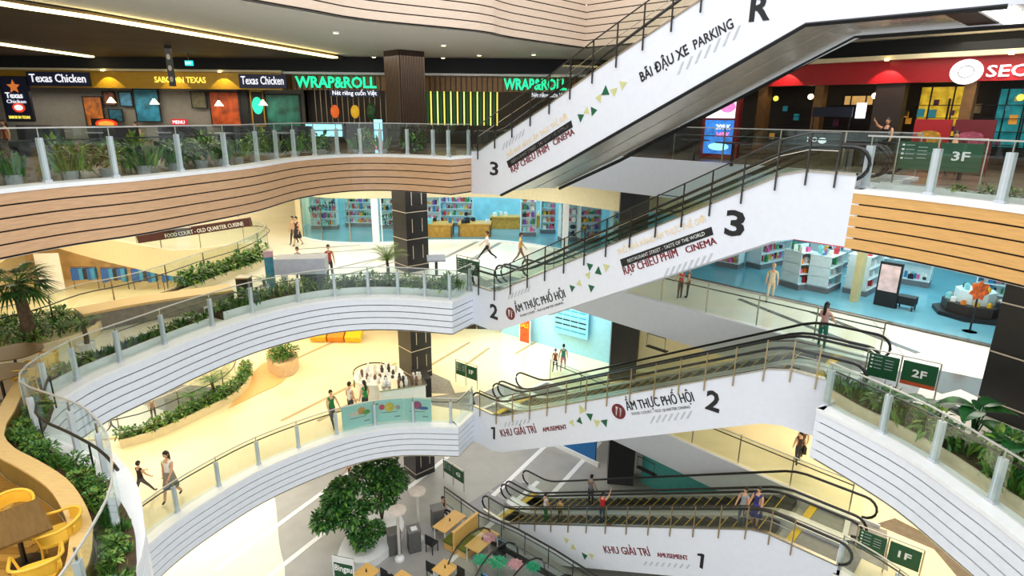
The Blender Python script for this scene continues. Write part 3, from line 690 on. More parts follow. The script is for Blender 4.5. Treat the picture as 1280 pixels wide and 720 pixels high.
# ================================================= THIRD FLOOR, left rear: two restaurants
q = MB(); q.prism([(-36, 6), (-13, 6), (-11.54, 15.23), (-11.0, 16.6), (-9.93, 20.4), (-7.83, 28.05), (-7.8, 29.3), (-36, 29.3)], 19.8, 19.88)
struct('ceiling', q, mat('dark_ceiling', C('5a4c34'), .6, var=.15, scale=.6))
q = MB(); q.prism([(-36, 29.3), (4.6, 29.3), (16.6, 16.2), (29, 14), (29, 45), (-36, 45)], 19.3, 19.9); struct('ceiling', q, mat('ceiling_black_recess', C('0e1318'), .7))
for i, (pth, lb) in enumerate((([(-13, 9), (-12.0, 13), (-11.45, 15.4), (-10.9, 16.7), (-9.83, 20.4), (-7.75, 28.0)], 'long warm cove light curving across the third-floor ceiling towards the bronze column'),
                  ([(-19.0, 19), (-19.0, 24), (-19.1, 29)], 'shorter warm cove light at the far left of the dark third-floor ceiling'))):
    q = MB(); q.strip(smooth(pth, .5), 19.74, 19.8, 0, .3); solo('cove_light', q, E_WW, lb, 'light')
for (x0, x1, lb, sg) in ((-24.1, -10.9, 'gold restaurant fascia with white and navy chicken-shop name boards', 1),):
    t = thing('shop_fascia', ((x0 + x1) / 2, 29.6, 18.4), lb, 'sign')
    q = MB(); q.box((0, .15, .42), (x1 - x0, .3, .74)); part('fascia_board', q, GOLD, t)
    q = MB(); q.box((0, .05, .85), (x1 - x0 + .2, .6, .1)); part('cornice', q, CREAM, t)
    for cx_, w_ in ((-3.8, 2.9), (5.75, 2.2)):
        q = MB(); q.box((cx_, -.06, .42), (w_, .12, .62)); part('name_board', q, NAVY, t)
        ptext(t, 'Texas Chicken', cx_ - w_ * .45, -.13, .28, .36, E_W, w_ * .9, .008)
    ptext(t, 'SABOR IN TEXAS', .65, -.01, .32, .26, E_Y, 2.4, .01)
    for u in (-1.5, 1.6, 3.9): 
        q = MB(); q.lathe([(.07, 0), (.07, .06)], (u, -.35, .78), 10); part('spotlight', q, E_WW, t)
        l = bpy.data.lights.new('fascia_spot', 'SPOT'); l.energy = 60; l.color = (1, .8, .4); l.spot_size = 1.6; o = bpy.data.objects.new('fascia_spot', l); COL.objects.link(o); o.location = ((x0 + x1) / 2 + u, 29.15, 19.15); o.rotation_euler = (.35, 0, 0)
wall('wall_back', (-30, 32.4), (-10.9, 32.4), 15.9, 19.3, GREYW)
wall('wall_back', (-10.9, 33), (5, 33), 15.9, 19.3, DKBR)
t = flat('logo_sign', -23.4, 29.5, 16.9, 0, 1.25, 2.0, NAVY, 'tall navy chicken-shop sign with star and round red emblem at far left', 'sign', .15, STEELD)
shape(t, star(0, 1.55, .32), -.1, mat('star_orange', C('e8803c'), .5, emit=.5)); shape(t, ell(.05, .62, .3, .22), -.1, E_R); shape(t, ell(.05, .62, .2, .13), -.115, E_W)
ptext(t, 'Texas', -.45, -.1, 1.05, .25, E_W, .8, .02); ptext(t, 'Chicken', -.45, -.1, .82, .16, E_W, .9); ptext(t, 'SABOR IN TEXAS', -.5, -.1, .12, .13, E_Y, 1.0)
for x, z0, w_, h_, m_, lb in ((-21.7, 16.2, .95, 1.9, mat('poster_orange', C('b86a2a'), .5, var=.5, scale=3), 'tall orange food poster left of the grey shop wall'),
        (-20.8, 17.7, .6, .65, mat('poster_brown', C('8a4e38'), .5, var=.3, scale=5), 'small framed brown picture high on the grey shop wall'),
        (-19.95, 17.65, .65, .7, mat('poster_sky', C('4f93bc'), .5, var=.35, scale=5), 'small framed sky-blue picture high on the grey shop wall'),
        (-20.6, 16.9, .7, .6, mat('poster_teal', C('1f5c70'), .5, var=.5, scale=7), 'teal menu board low on the grey shop wall'),
        (-18.9, 16.9, 1.25, 1.6, mat('poster_bluegreen', C('2a86a8'), .5, var=.5, scale=2), 'wide blue and green poster behind the restaurant tables'),
        (-16.2, 17.6, .75, .8, mat('poster_olive', C('6b6648'), .5, var=.3, scale=5), 'framed olive picture on the grey wall between pendant lamps'),
        (-14.9, 16.7, 1.5, 1.7, mat('poster_fire', C('c0521c'), .5, var=.5, scale=2), 'fiery orange poster beside the black menu column'),
        (-13.9, 16.7, .4, 1.9, BLK, 'narrow black menu column beside the fiery poster'),
        (-11.9, 16.5, 1.75, 1.8, mat('poster_meadow', C('2a7a6a'), .5, var=.6, scale=1.5), 'large blue and green meadow poster at the right of the grey wall')):
    flat('wall_poster', x, 32.2, z0, 0, w_, h_, m_, lb, 'poster', .05, BLK)
t = flat('round_sign', -13.15, 32.1, 16.75, 0, .62, 1.7, BLK, 'black upright sign with a glowing green disc', 'sign', .1, GOLD); shape(t, ell(0, 1.0, .27, .42), -.07, E_G)
t = flat('menu_light_box', -17.2, 31.9, 16.75, 0, .8, .3, mat('menu_red', C('c02830'), .5, emit=.3), 'small red and white counter sign on the restaurant counter', 'sign', .1); ptext(t, 'MENU', -.3, -.07, .06, .17, E_W, .6); q = MB(); q.box((0, 0, -.42), (.1, .08, .86)); part('stand', q, BLK, t)
t = flat('neon_sign', -20.2, 30.6, 16.55, 0, 1.3, .5, DKBR, 'glowing orange oval neon sign on a dark backing in front of posters', 'sign', .06); shape(t, ell(0.1, .25, .55, .22), -.05, E_R); shape(t, ell(.1, .25, .4, .13), -.065, mat('lit_orange', C('f0a040'), .5, emit=.8)); q = MB(); q.box((0, .05, -.32), (1.1, .3, .66)); part('stand', q, DKBR, t)
for i, (x, y, zz) in enumerate(((-17.6, 30.6, 17.75), (-14.4, 30.5, 17.7), (-12.2, 30.4, 17.75), (-19.9, 30.9, 17.8))):
    t = thing('pendant_lamp', (x, y, zz), ['second', 'third', 'rightmost', 'leftmost'][i] + ' white pendant lamp hanging in the chicken restaurant', 'lamp', group='pendant lamps in the left restaurant')
    q = MB(); q.lathe([(.02, .22), (.2, 0), (.21, 0), (.03, .26)], (0, 0, 0), 12); part('shade', q, E_WW, t); q = MB(); q.tube([(0, 0, .25), (0, 0, 19.3 - zz)], .012, 5); part('cord', q, BLK, t)
# dark restaurant furniture behind the left railing
for i in range(12):
    x = -20.5 + i * 1.05; y = 19.5 + i * .42 + (i % 2) * 1.3
    t = thing('dining_booth', (x, y, 15.9), nth(i) + ' dark padded booth from the left behind the third-floor railing', 'booth', .1 * (i % 3), 'dark booth seats on the third floor')
    q = MB(); q.box((0, .3, .5), (1.2, .16, 1.0)); part('backrest', q, mat('booth_dark', C('2a2a33'), .5), t); q = MB(); q.box((0, 0, .22), (1.2, .55, .44)); part('seat', q, MATS['booth_dark'], t)
for i in range(6):
    t = thing('dining_table', (-19.6 + i * 2.05, 22.6 + (i % 2) * .6 + i * .3, 15.9), nth(i) + ' pale grey-topped table from the left behind the third-floor railing', 'table', .2 * i, 'pale tables on the third floor')
    q = MB(); q.box((0, 0, .74), (.9, .8, .04)); part('table_top', q, mat('table_pale', C('8e98a6'), .3), t); q = MB(); q.box((0, 0, .37), (.08, .08, .72)); part('pedestal', q, BLK, t); q = MB(); q.box((0, 0, .02), (.5, .5, .04)); part('base', q, BLK, t)
# wrap restaurant
for x0, x1, tx, tw, lb in ((-11.0, -6.0, -10.4, 3.85, 'bronze fascia with green illuminated letters left of the slatted column'), (-4.4, 3.2, -.5, 3.0, 'bronze fascia with green illuminated letters right of the slatted column')):
    t = thing('shop_fascia', ((x0 + x1) / 2, 30.1, 18.4), lb, 'sign'); c = (x0 + x1) / 2
    q = MB(); q.box((0, .1, .42), (x1 - x0, .2, .68)); part('fascia_board', q, BRZ, t)
    q = MB(); q.box((0, -.1, .82), (x1 - x0 + .3, .7, .1)); part('cornice', q, LEDGE, t)
    for i in range(int((x1 - x0) / .25)):
        q = MB(); q.box((x0 - c + .12 + i * .25, -.02, .42), (.05, .05, .66)); part('fin', q, DKBR, t)
    ptext(t, 'WRAP&ROLL', tx - c, -.1, .2, .48, E_G, tw, .03); ptext(t, 'Nét riêng cuốn Việt', tx - c + tw * .45, -.1, -.14, .2, E_W, tw * .55, .01)
    q = MB(); q.box((tx - c + tw * .72, -.04, -.06), (tw * .62, .06, .3)); part('name_board', q, NAVY, t)
FINC = [E_Y, LEAFD, E_Y, mat('fin_green', C('1f6a34'), .5, emit=.15), E_W, MATS['fin_green']]
for i in range(22):
    q = MB(); q.box((-4.3 + i * .165, 31.2, 18.1), (.06 if i % 2 else .09, .08, 2.4)); solo('light_fin', q, [MATS['fin_green'], E_Y, MATS['fin_green'], mat('lit_lime', C('c8e87a'), .5, emit=1.2)][i % 4], nth(i) + ' upright fin from the left in the green and yellow screen', 'fin', group='upright fins of the wrap restaurant screen')
for i in range(14):
    q = MB(); q.tube([(-9.9 + i * .27, 31.2, 16.9), (-9.9 + i * .27, 31.2, 19.3)], .02, 5); solo('hanging_rod', q, BRASS, nth(i) + ' thin hanging rod from the left in the wrap restaurant window', 'rod', group='hanging rods in the wrap restaurant window')
for x, m_, lb in ((-8.9, mat('lantern_orange', C('e0682c'), .5, emit=.5), 'orange ornament hanging in the wrap restaurant window'), (-7.9, mat('lantern_gold', C('d8a82c'), .5, emit=.5), 'gold ornament hanging in the wrap restaurant window')):
    t = thing('lantern', (x, 31, 17.2), lb, 'lantern'); q = MB(); q.ball((0, 0, .3), (.22, .22, .32)); part('body', q, m_, t, smooth=True); q = MB(); q.tube([(0, 0, .6), (0, 0, 2.1)], .01, 4); part('cord', q, BLK, t)
q = MB(); q.ball((-7.1, 31, 17.5), (.22, .1, .45)); q.tube([(-7.1, 31, 17.9), (-7.1, 31, 19.3)], .01, 4); solo('wreath', q, LEAFD, 'dark green leafy wreath in the wrap restaurant window', 'wreath')
t = flat('light_box', -8.05, 26.3, 16.45, 0, 1.6, .55, E_C, 'pale cyan illuminated menu screen behind the third-floor railing', 'screen', .12, STEELD); q = MB(); q.box((0, 0, -.27), (.2, .15, .56)); part('stand', q, STEELD, t)
t = flat('advert_totem', -5.45, 24.9, 15.9, 0, .32, 1.3, E_C, 'narrow glowing pink and blue advert totem left of the slatted column', 'sign', .1); shape(t, [(-.15, .1), (.15, .1), (.15, .45), (-.15, .45)], -.06, E_P)
t = flat('hanging_banner', -13.0, 24.0, 18.35, 0, .24, 1.45, BLK, 'narrow black banner hanging from the third-floor ceiling', 'banner', .05)
for i in range(3): shape(t, ell(0, .25 + i * .4, .07, .1), -.04, GREYW)
t = flat('exit_sign', -13.8, 27, 19.3, 0, .32, .2, mat('lit_exit', C('20b8b0'), .5, emit=1.5), 'small green exit sign under the dark ceiling', 'sign', .08); ptext(t, 'EXIT', -.13, -.05, .05, .1, E_W, .26)
q = MB(); q.box((0, 0, 0), (.03, .03, .4)); o = part('hanger', q, STEELD, t); o.location = (0, 0, .4)
# right rear wall line
S0 = Vector((5.5, 28)); S1 = Vector((17, 15.5)); SD = (S1 - S0).normalized(); SNv = Vector((-SD.y, SD.x)); SANG = math.atan2(SD.y, SD.x)
def sp(s, n=0): v = S0 + SD * s + SNv * n; return v.x, v.y
t = thing('shop_fascia', (*sp(9), 18.55), 'long red fascia with a round white emblem and white illuminated restaurant name', 'sign', SANG)
q = MB(); q.box((-.5, .15, .36), (17.5, .3, .7)); part('fascia_board', q, REDP, t); q = MB(); q.box((-.5, -.05, .78), (17.5, .5, .14)); part('cornice', q, CREAM, t)
shape(t, ell(3.0, .28, .42, .36, 24), -.05, E_W, 'emblem', .04); 
q = MB(); q.tube([(3.0 + .2 * math.cos(a * PI / 8), -.07, .28 + .17 * math.sin(a * PI / 8)) for a in range(16)], .012, 5, closed=True); part('emblem_ring', q, GREYW, t)
ptext(t, 'SEOUL GARDEN', 3.5, -.04, .12, .32, E_W, 4.3, .012)
for u in (-2.4, .9, 4.05):
    q = MB(); q.lathe([(.07, 0), (.07, .06)], (u, -.4, .68), 10); part('spotlight', q, E_WW, t)
    l = bpy.data.lights.new('fascia_spot', 'SPOT'); l.energy = 60; l.color = (1, .75, .6); l.spot_size = 1.5; o = bpy.data.objects.new('fascia_spot', l); COL.objects.link(o); v = sp(9 + u, -.45); o.location = (*v, 19.2); o.rotation_euler = (.35, 0, SANG)
v0, v1 = sp(-2, 2.2), sp(19, 2.2); wall('wall_back', v0, v1, 15.9, 19.3, DKBR)
q = MB(); q.box((0, 0, 1.7), (.9, .5, 3.4)); 
for s, w_, lb in ((7.75, .3, 'slim grooved brown pillar under the red fascia, left of the cafe counter'), (10.0, .85, 'broad dark brown pillar under the red fascia'), (12.15, .3, 'slim dark pillar right of the yellow lit window'), (5.7, .35, 'slim dark pillar right of the tall digital screen')):
    q = MB(); x, y = sp(s, .3); q.box((0, 0, 1.33), (w_, .4, 2.66)); t = thing('pillar', (x, y, 15.9), lb, 'pillar', SANG); part('shaft', q, DKBR if w_ > .5 else BRZ, t); q = MB(); q.box((0, -.02, .1), (w_ + .06, .46, .2)); part('base', q, BLK, t)
for s, z0, w_, h_, m_, lb in ((11.15, 16.9, 1.3, 1.6, mat('lit_window_yellow', C('d8b02c'), .5, emit=.5, var=.4, scale=4), 'yellow glowing restaurant window behind the red promotion boards'),
        (13.1, 16.6, .9, 1.8, mat('lit_teal', C('1f8a90'), .5, emit=.35, var=.4, scale=3), 'teal glowing doorway at the right edge of the third floor'),
        (8.6, 17.9, 1.0, .35, mat('lit_amber', C('d8a860'), .5, emit=.6, var=.2, scale=3), 'amber glowing shelf window above the cafe counter')):
    x, y = sp(s, 1.6); t = flat('lit_window', x, y, z0, SANG, w_, h_, m_, lb, 'window', .08, BLK)
    for k in (-.25, .25): q = MB(); q.box((k * w_, -.06, h_ / 2), (.04, .05, h_)); part('mullion', q, BLK, t)
x, y = sp(8.45, -.5); t = thing('cafe_counter', (x, y, 15.9), 'dark cafe counter with small white logo under the red fascia', 'counter', SANG)
q = MB(); q.box((0, 0, .55), (1.9, .6, 1.1)); part('body', q, BLK, t); q = MB(); q.box((0, 0, 1.12), (2.0, .7, .05)); part('worktop', q, DKBR, t); shape(t, ell(0, .8, .14, .1), -.32, E_W); ptext(t, 'HO', -.5, -.31, .75, .16, E_W)
q = MB(); q.box((0, .2, 1.75), (1.3, .08, .32)); part('menu_board', q, mat('board_navy', C('0e1a2a'), .3), t)
for u in (-.6, .6): q = MB(); q.box((u, .2, 1.35), (.03, .03, .6)); part('board_post', q, BLK, t)
x, y = sp(9.3, -.15); flat('menu_screen', x, y, 17.45, SANG, .3, .5, E_W, 'small bright white upright screen at the cafe', 'screen', .06)
x, y = sp(5.0, -1.5); t = flat('digital_screen', x, y, 15.95, SANG, 1.45, 2.3, mat('screen_red_frame', C('7a1418'), .35), 'tall red-framed digital screen advertising prices on the third floor', 'screen', .2)
shape(t, [(-.58, 1.45), (.58, 1.45), (.58, 2.2), (-.58, 2.2)], -.13, E_W); shape(t, ell(.28, 1.85, .3, .2), -.145, E_P); shape(t, [(-.58, .15), (.58, .15), (.58, 1.38), (-.58, 1.38)], -.13, E_B)
ptext(t, '209.K', -.12, -.145, 1.05, .18, E_W, .6, .02); ptext(t, '349.K', -.1, -.145, .78, .17, E_P, .58, .02); shape(t, ell(.05, .42, .42, .14), -.145, E_C)
for s, n_, m1, lb in ((11.7, -1.2, REDP, 'red and yellow folding promotion board outside the red restaurant'), (12.75, -1.3, mat('promo_dark_red', C('6a1620'), .4), 'dark red drinks promotion board outside the red restaurant')):
    x, y = sp(s, n_); t = flat('promotion_board', x, y, 15.95, SANG, .95, 1.5, m1, lb, 'sign', .08)
    pm_ = mat('promo_gold', C('c8962c'), .5, var=.4, scale=9) if m1 is REDP else mat('promo_rose', C('a8506a'), .5, var=.4, scale=9)
    shape(t, ell(-.05, 1.05, .3, .12), -.06, pm_); shape(t, ell(.12, .9, .2, .16), -.07, pm_); shape(t, [(-.1, .2), (.12, .2), (.22, .8), (-.02, .85)], -.075, pm_ if m1 is REDP else BLK)
for gi, (s, n_, zz, m_) in enumerate(((5.9, .8, 18.15, E_Y), (7.2, .8, 18.2, E_WW), (9.35, .8, 18.2, E_WW), (12.0, .8, 18.1, E_Y), (13.3, .8, 18.1, E_Y))):
    x, y = sp(s, n_); t = thing('globe_lamp', (x, y, zz), nth(gi) + ' small globe lamp from the left under the red fascia', 'lamp', group='globe lamps under the red fascia'); q = MB(); q.ball((0, 0, 0), .1); part('globe', q, m_, t, smooth=True); q = MB(); q.tube([(0, 0, .09), (0, 0, 19.3 - zz)], .01, 4); part('cord', q, BLK, t)
t = thing('bar_shelving', (*sp(9.4, 1.35), 15.9), 'dark back-bar shelving behind the pillars of the red restaurant', 'shelf', SANG)
for zz in (.79, 1.19, 1.59, 1.99): q = MB(); q.box((0, 0, zz), (8.2, .35, .02)); part('shelf_board', q, BLK, t)
for u in (-4, -2, 0, 2, 4): q = MB(); q.box((u, .1, 1.1), (.04, .1, 2.2)); part('upright', q, BLK, t)
random.seed(3)
for i in range(26):
    x, y = sp(5.6 + random.random() * 7.6, 1.2 + random.random() * .3); q = MB(); s_ = .05 + random.random() * .09
    q.box((x, y, 16.7 + random.random() * 1.6), (s_ * 1.6, .1, s_ * 2.2), rz=SANG); solo('bar_ornament', q, random.choice([BRASS, mat('orn_amber', C('c88a2c'), .5, emit=.4), mat('orn_teal', C('2c8a98'), .5, emit=.2), mat('orn_plum', C('6a2c58'), .4)]), 'small amber or teal ornament on the dark bar shelves of the red restaurant', 'ornament', group='ornaments on the dark bar shelves')
for i in range(5):
    x, y = sp(5 + i * 2.0, -3.2 - (i % 2)); t = thing('dining_table', (x, y, 15.9), 'dark restaurant table on the third-floor right terrace', 'table', .4 * i, 'dark tables on the right terrace')
    q = MB(); q.box((0, 0, .74), (.8, .8, .04)); part('table_top', q, DKBR, t); q = MB(); q.box((0, 0, .36), (.07, .07, .72)); part('pedestal', q, BLK, t)
for i, (x, y) in enumerate(((-10, 24), (-8.9, 27), (-6.3, 28.6), (-2.6, 23.5), (-1.5, 27.2), (.8, 26.6), (-5.6, 20.2), (-3.2, 28.6), (-12, 27), (10.5, 17.6), (12.8, 15.5))):
    t = thing('downlight', (x, y, 19.84), 'small white downlight in the third-floor ceiling ' + ['above the middle of the left railing', 'near the end of the long cove light', 'just left of the slatted column', 'right of the slatted column', 'above the second green name sign', 'nearest the ceiling fold', 'closest to the pale timber edge', 'between column and second green sign', 'at the far left', 'under the roof slab, left one at right', 'under the roof slab, right one at right'][i], 'light', group='downlights in the third-floor ceiling')
    q = MB(); q.lathe([(.12, .06), (.13, .02), (.1, 0)], (0, 0, 0), 12); part('rim', q, LEDGE, t); q = MB(); q.lathe([(.08, .0), (.08, -.01)], (0, 0, 0), 12); part('lens', q, E_WW, t)

# ================================================= SECOND FLOOR rear: bookshop glass, open shop, pharmacy
BL = [(-13.0, 36.5), (-12.6, 34.8), (-11.9, 33.4), (-10.6, 32.4), (-9.2, 32.0), (-7.7, 32.0), (-6.2, 32.4), (-4.7, 32.8), (-2.8, 33.0), (-.9, 33.0), (.8, 32.3), (2.5, 31.0), (4.0, 29.6), (5.5, 28)]
bl = smooth(BL, .6)
q = MB(); q.strip(bl, 13.05, 14.62, 0, .3); struct('trim_40', q, CREAM)
q = MB(); q.strip([(5.5, 28), (17, 15.5), (21, 11.5)], 13.25, 14.62, 0, .3); struct('trim_41', q, CREAM)
q = MB(); q.strip([(7.3, 26.05), (17, 15.5)], 13.0, 13.3, -.06, 0); part('red_band', q, mat('red_band', C('d0242c'), .4), bpy.data.objects['trim_41'])
q = MB(); q.prism(bl + [(5.5, 28), (17, 15.5), (21, 11.5), (29, 11.5), (29, 45), (-13, 45)], 10.6, 10.63); part('shop_floor', q, FSHOP, fl[2])
q = MB(); q.strip([(5.5, 28), (17, 15.5), (21, 11.5)], 10.63, 10.66, -.12, .12); part('threshold', q, INLD, fl[2])
q = MB(); q.strip(bl, 10.6, 10.68, -.25, .05); part('threshold', q, LEDGE, fl[2])
wall('wall_back', (-13, 40), (10, 40), 10.6, 14.6, mat('shop_cyan_wall', C('9fd8e6'), .5, var=.12, scale=1.5)); wall('wall_back', (10, 40), (29, 30), 10.6, 14.6, MATS['shop_cyan_wall'])
wall('wall_left', (-13.2, 40), (-13.2, 36.5), 10.6, 14.6, CREAM)
# curved glass front, each pane its own piece
t = thing('shop_window', (-8.5, 32.2, 10.6), 'curved glass shopfront with slanted slogans beside the dark column', 'window')
gp = bl[: next(i for i, p in enumerate(bl) if p[0] > -5.6) + 1]; gd_ = arc(gp); k = 6
for i in range(k):
    q = MB(); q.strip(cut(gp, gd_, gd_[-1] * i / k + .02, gd_[-1] * (i + 1) / k - .02), 10.68, 13.05, .1, .12); part('glass_pane', q, GLS, t, world=True)
    (x, y), a = at_len(gp, gd_, gd_[-1] * (i + 1) / k); q = MB(); q.box((x, y, 11.85), (.06, .06, 2.4), rz=a); part('mullion', q, STEEL if i not in (4,) else LEDGE, t, world=True)
q = MB(); q.strip(smooth([(-13.0, 36.5), (-12.6, 34.8), (-11.9, 33.4)], .4), 10.6, 13.1, -.1, .1); part('cream_pier', q, CREAM, t, world=True)
q = MB(); q.box((-7.4, 31.95, 11.85), (.35, .2, 2.45)); part('cream_pier', q, LEDGE, t, world=True)
for s_, x_, z_, w_ in (("I'M ON IT!", -10.9, 12.3, 1.5), ('STUDY', -7.0, 11.9, 1.0), ('AND PLAY', -6.9, 11.55, 1.1)):
    text('slogan', s_, (x_, 31.95, z_), (1, -.05, .22), (0, -1, 0), .28, TXB, t, w_, .015, .004)
random.seed(11)
for i, (x, y, rz, w_, lb, hd) in enumerate(((-11.4, 36, 0, 1.6, 'white display shelf of books at the left end behind the curved glass', None), (-9.4, 37, 0, 2.0, 'tall white bookshelf behind the slogan glass', SHB), (-7.2, 36.5, 0, 1.8, 'tall shelf of blue goods left of the dark column', None), (-5.3, 36.2, 0, 1.8, 'shelf of stationery directly left of the dark column', E_P),
        (-3.6, 37.5, 0, 2.2, 'tall bookshelf with dark rows right of the dark column', BLK), (0.9, 34.6, .1, .9, 'white wire product rack in the open shop centre', None), (2.1, 35.5, .1, .9, 'blue-topped product rack right of the white wire rack', SHB), (3.1, 33.3, .3, 1.0, 'product rack beside the white shop pier', None), (4.3, 33.2, .3, 1.3, 'rack of coloured bags left of the black pillar', E_G), (5.9, 32.0, .3, 1.3, 'rack of red bags directly behind the black pillar', mat('head_red', C('b8384a'), .5)))):
    shelf(x, y, 10.63, rz, w_, .5, 2.0, lb, m=SHW, n=4, items=15 if i in (3, 4, 5, 6, 7, 8) else 8, glabel='small packaged product on the shelves of the cyan-lit rear shop', ggroup='products in the second-floor rear shop', head=hd)
for i in range(14):
    q = MB(); x_ = -3.2 + i * .42; q.lathe([(.13, 0), (.13, .03)], (0, 0, 0), 12); me = q.mesh('wall_disc', [SHB, BLK, E_C][i % 3]); o = bpy.data.objects.new('wall_disc', me); COL.objects.link(o); o.location = (x_, 39.9, 13.0 + .15 * math.sin(i * 2)); o.rotation_euler = (PI / 2, 0, 0); setp(o, nth(i) + ' round disc from the left high on the cyan shop wall', 'decoration', 'wall discs in the second-floor shop')
for x, y, w_, d_, lb in ((-4.2, 34.3, 1.5, 1.2, 'wooden display table beside the dark column'), (-2.2, 34.6, 1.9, 1.2, 'wooden display table heaped with goods in the middle of the open shop'), (-.4, 37.0, 2.0, .9, 'long yellow wooden counter at the back of the open shop'), (1.6, 37.6, 1.4, .8, 'yellow wooden cabinet beside the long counter')):
    t = thing('display_table', (x, y, 10.63), lb, 'table'); q = MB(); q.box((0, 0, .72), (w_, d_, .08)); part('table_top', q, FW, t); q = MB(); q.box((0, 0, .34), (w_ - .2, d_ - .2, .68)); part('cabinet', q, FW, t)
    for a in (-1, 1):
        for b in (-1, 1): q = MB(); q.box((a * (w_ / 2 - .05), b * (d_ / 2 - .05), .34), (.08, .08, .68)); part('leg', q, TABW, t)
    goods(6, lambda i: (x + random.uniform(-.42, .42) * w_, y + random.uniform(-.4, .4) * d_, 10.63 + .76, random.random()), 'small packaged product lying on the wooden display tables', 'products on the wooden display tables', [1, 7, 1, 2, 5, 9])
q = MB(); q.box((2.75, 30.85, 11.85), (.3, .3, 2.45)); solo('shop_pier', q, LEDGE, 'slim white pier in the open front of the rear shop', 'pier')
# pharmacy side
for i, (x, y, rz, w_, d_, h_, lb, hd, pal) in enumerate(((10.3, 27.6, -.75, 1.1, .7, .8, 'low grey bin of pink goods on the cyan floor', None, [6, 6, 1]), (11.9, 24.2, .4, .8, 1.0, 1.55, 'white gondola shelf nearest the beige-clad walker', SHW, None),
        (12.9, 23.9, .75, 1.4, .9, 1.5, 'white gondola shelf with grey plinth facing the walkway', None, None), (14.3, 23.6, .75, 1.5, .9, 1.6, 'white gondola shelf with orange boxes at the shop corner', None, [9, 3, 1, 0]), (12.3, 28.0, .6, 2.4, .8, 1.7, 'long blue-white shelf deep in the shop', SHB, None), (14.9, 27.5, .6, 2.2, .8, 1.8, 'long shelf topped with green in the shop depth', E_G, None),
        (16.6, 28.8, .2, 2.0, .8, 1.8, 'long purple-topped shelf in the shop depth', mat('head_purple', C('7a4ab0'), .5), [8, 6]), (17.0, 25.0, -.72, 1.8, .7, 1.0, 'low blue-grey cash counter in the shop', None, [5]), (19.2, 22.6, -.72, 1.6, .8, 1.5, 'shelf of dark bottles behind the octagonal displays', None, [5, 0, 2]), (20.6, 20.6, -.72, 1.8, .8, 1.6, 'shelf of blue cartons near the large right column', SHB, [2, 2, 8, 4]))):
    shelf(x, y, 10.63, rz, w_, d_, h_, lb, n=3 if h_ > 1 else 1, items=(16 if 1 <= i <= 3 else 8), glabel='small packaged product on the shelves of the cyan-lit pharmacy', ggroup='products in the second-floor pharmacy', pal=pal, head=hd)
x, y = 14.1, 21.6; t = flat('poster_stand', x, y, 10.63, SANG, .75, 1.7, BLK, 'black framed stand with a pink poster at the shop entrance', 'sign', .12); shape(t, [(-.32, .6), (.32, .6), (.32, 1.6), (-.32, 1.6)], -.075, mat('poster_pink', C('e8c8c8'), .5, var=.2, scale=4))
x, y = 14.7, 21.3; t = thing('trolley', (x, y, 10.63), 'small dark trolley of goods at the shop entrance', 'cart', SANG); q = MB(); q.box((0, 0, .35), (.6, .45, .3)); part('basket', q, BLK, t); q = MB(); q.tube([(-.3, 0, .5), (-.4, 0, .85), (-.4, .2, .85)], .02, 5); part('handle', q, STEEL, t)
for k in ((-.25, -.2), (.25, -.2), (-.25, .2), (.25, .2)): q = MB(); q.box((k[0], k[1], .08), (.05, .05, .16)); part('leg', q, STEELD, t)
q = MB(); q.box((13.35, 22.3, 11.8), (.22, .5, 2.4), rz=SANG); solo('shop_pier', q, mat('pier_khaki', C('c8bc8a'), .5), 'khaki glazed pier at the pharmacy entrance', 'pier')
for x, y, r_, lb, pal in ((16.7, 20.7, .95, 'octagonal stepped display with an orange placard', [9, 3, 1, 5, 7]), (18.0, 18.8, .95, 'octagonal stepped display of blue and purple goods near the right column', [2, 8, 6, 0, 4])):
    t = thing('promotion_island', (x, y, 10.63), lb, 'display')
    q = MB(); q.lathe([(r_ + .25, 0), (r_ + .25, .14)], (0, 0, 0), 8); part('plinth', q, BLK, t); q = MB(); q.lathe([(r_, .14), (r_, .5)], (0, 0, 0), 8); part('lower_tier', q, DKBR, t); q = MB(); q.lathe([(r_ * .65, .5), (r_ * .65, .95)], (0, 0, 0), 8); part('upper_tier', q, SHW, t)
    goods(12, lambda i: (x + (r_ - .2) * math.cos(i * PI / 6), y + (r_ - .2) * math.sin(i * PI / 6), 11.135, i * .4), 'colourful packaged product on the octagonal displays', 'products on the octagonal displays', pal, 1.35)
    goods(6, lambda i: (x + .36 * math.cos(i * 1.05), y + .36 * math.sin(i * 1.05), 11.585, i * .4), 'colourful packaged product on the octagonal displays', 'products on the octagonal displays', pal, 1.35)
x, y = 15.35, 18.9; t = thing('sign_post', (x, y, 10.6), 'thin black sign post with an orange leaf-shaped placard', 'sign'); q = MB(); q.tube([(0, 0, 0), (0, 0, 1.35)], .03, 6); part('post', q, BLK, t); q = MB(); q.lathe([(.22, 0), (.22, .03)], (0, 0, 0), 10); part('foot', q, BLK, t); shape(t, star(0, 1.45, .36, 7, .7), -.03, mat('placard_orange', C('e0682c'), .5, var=.4, scale=9), 'placard')
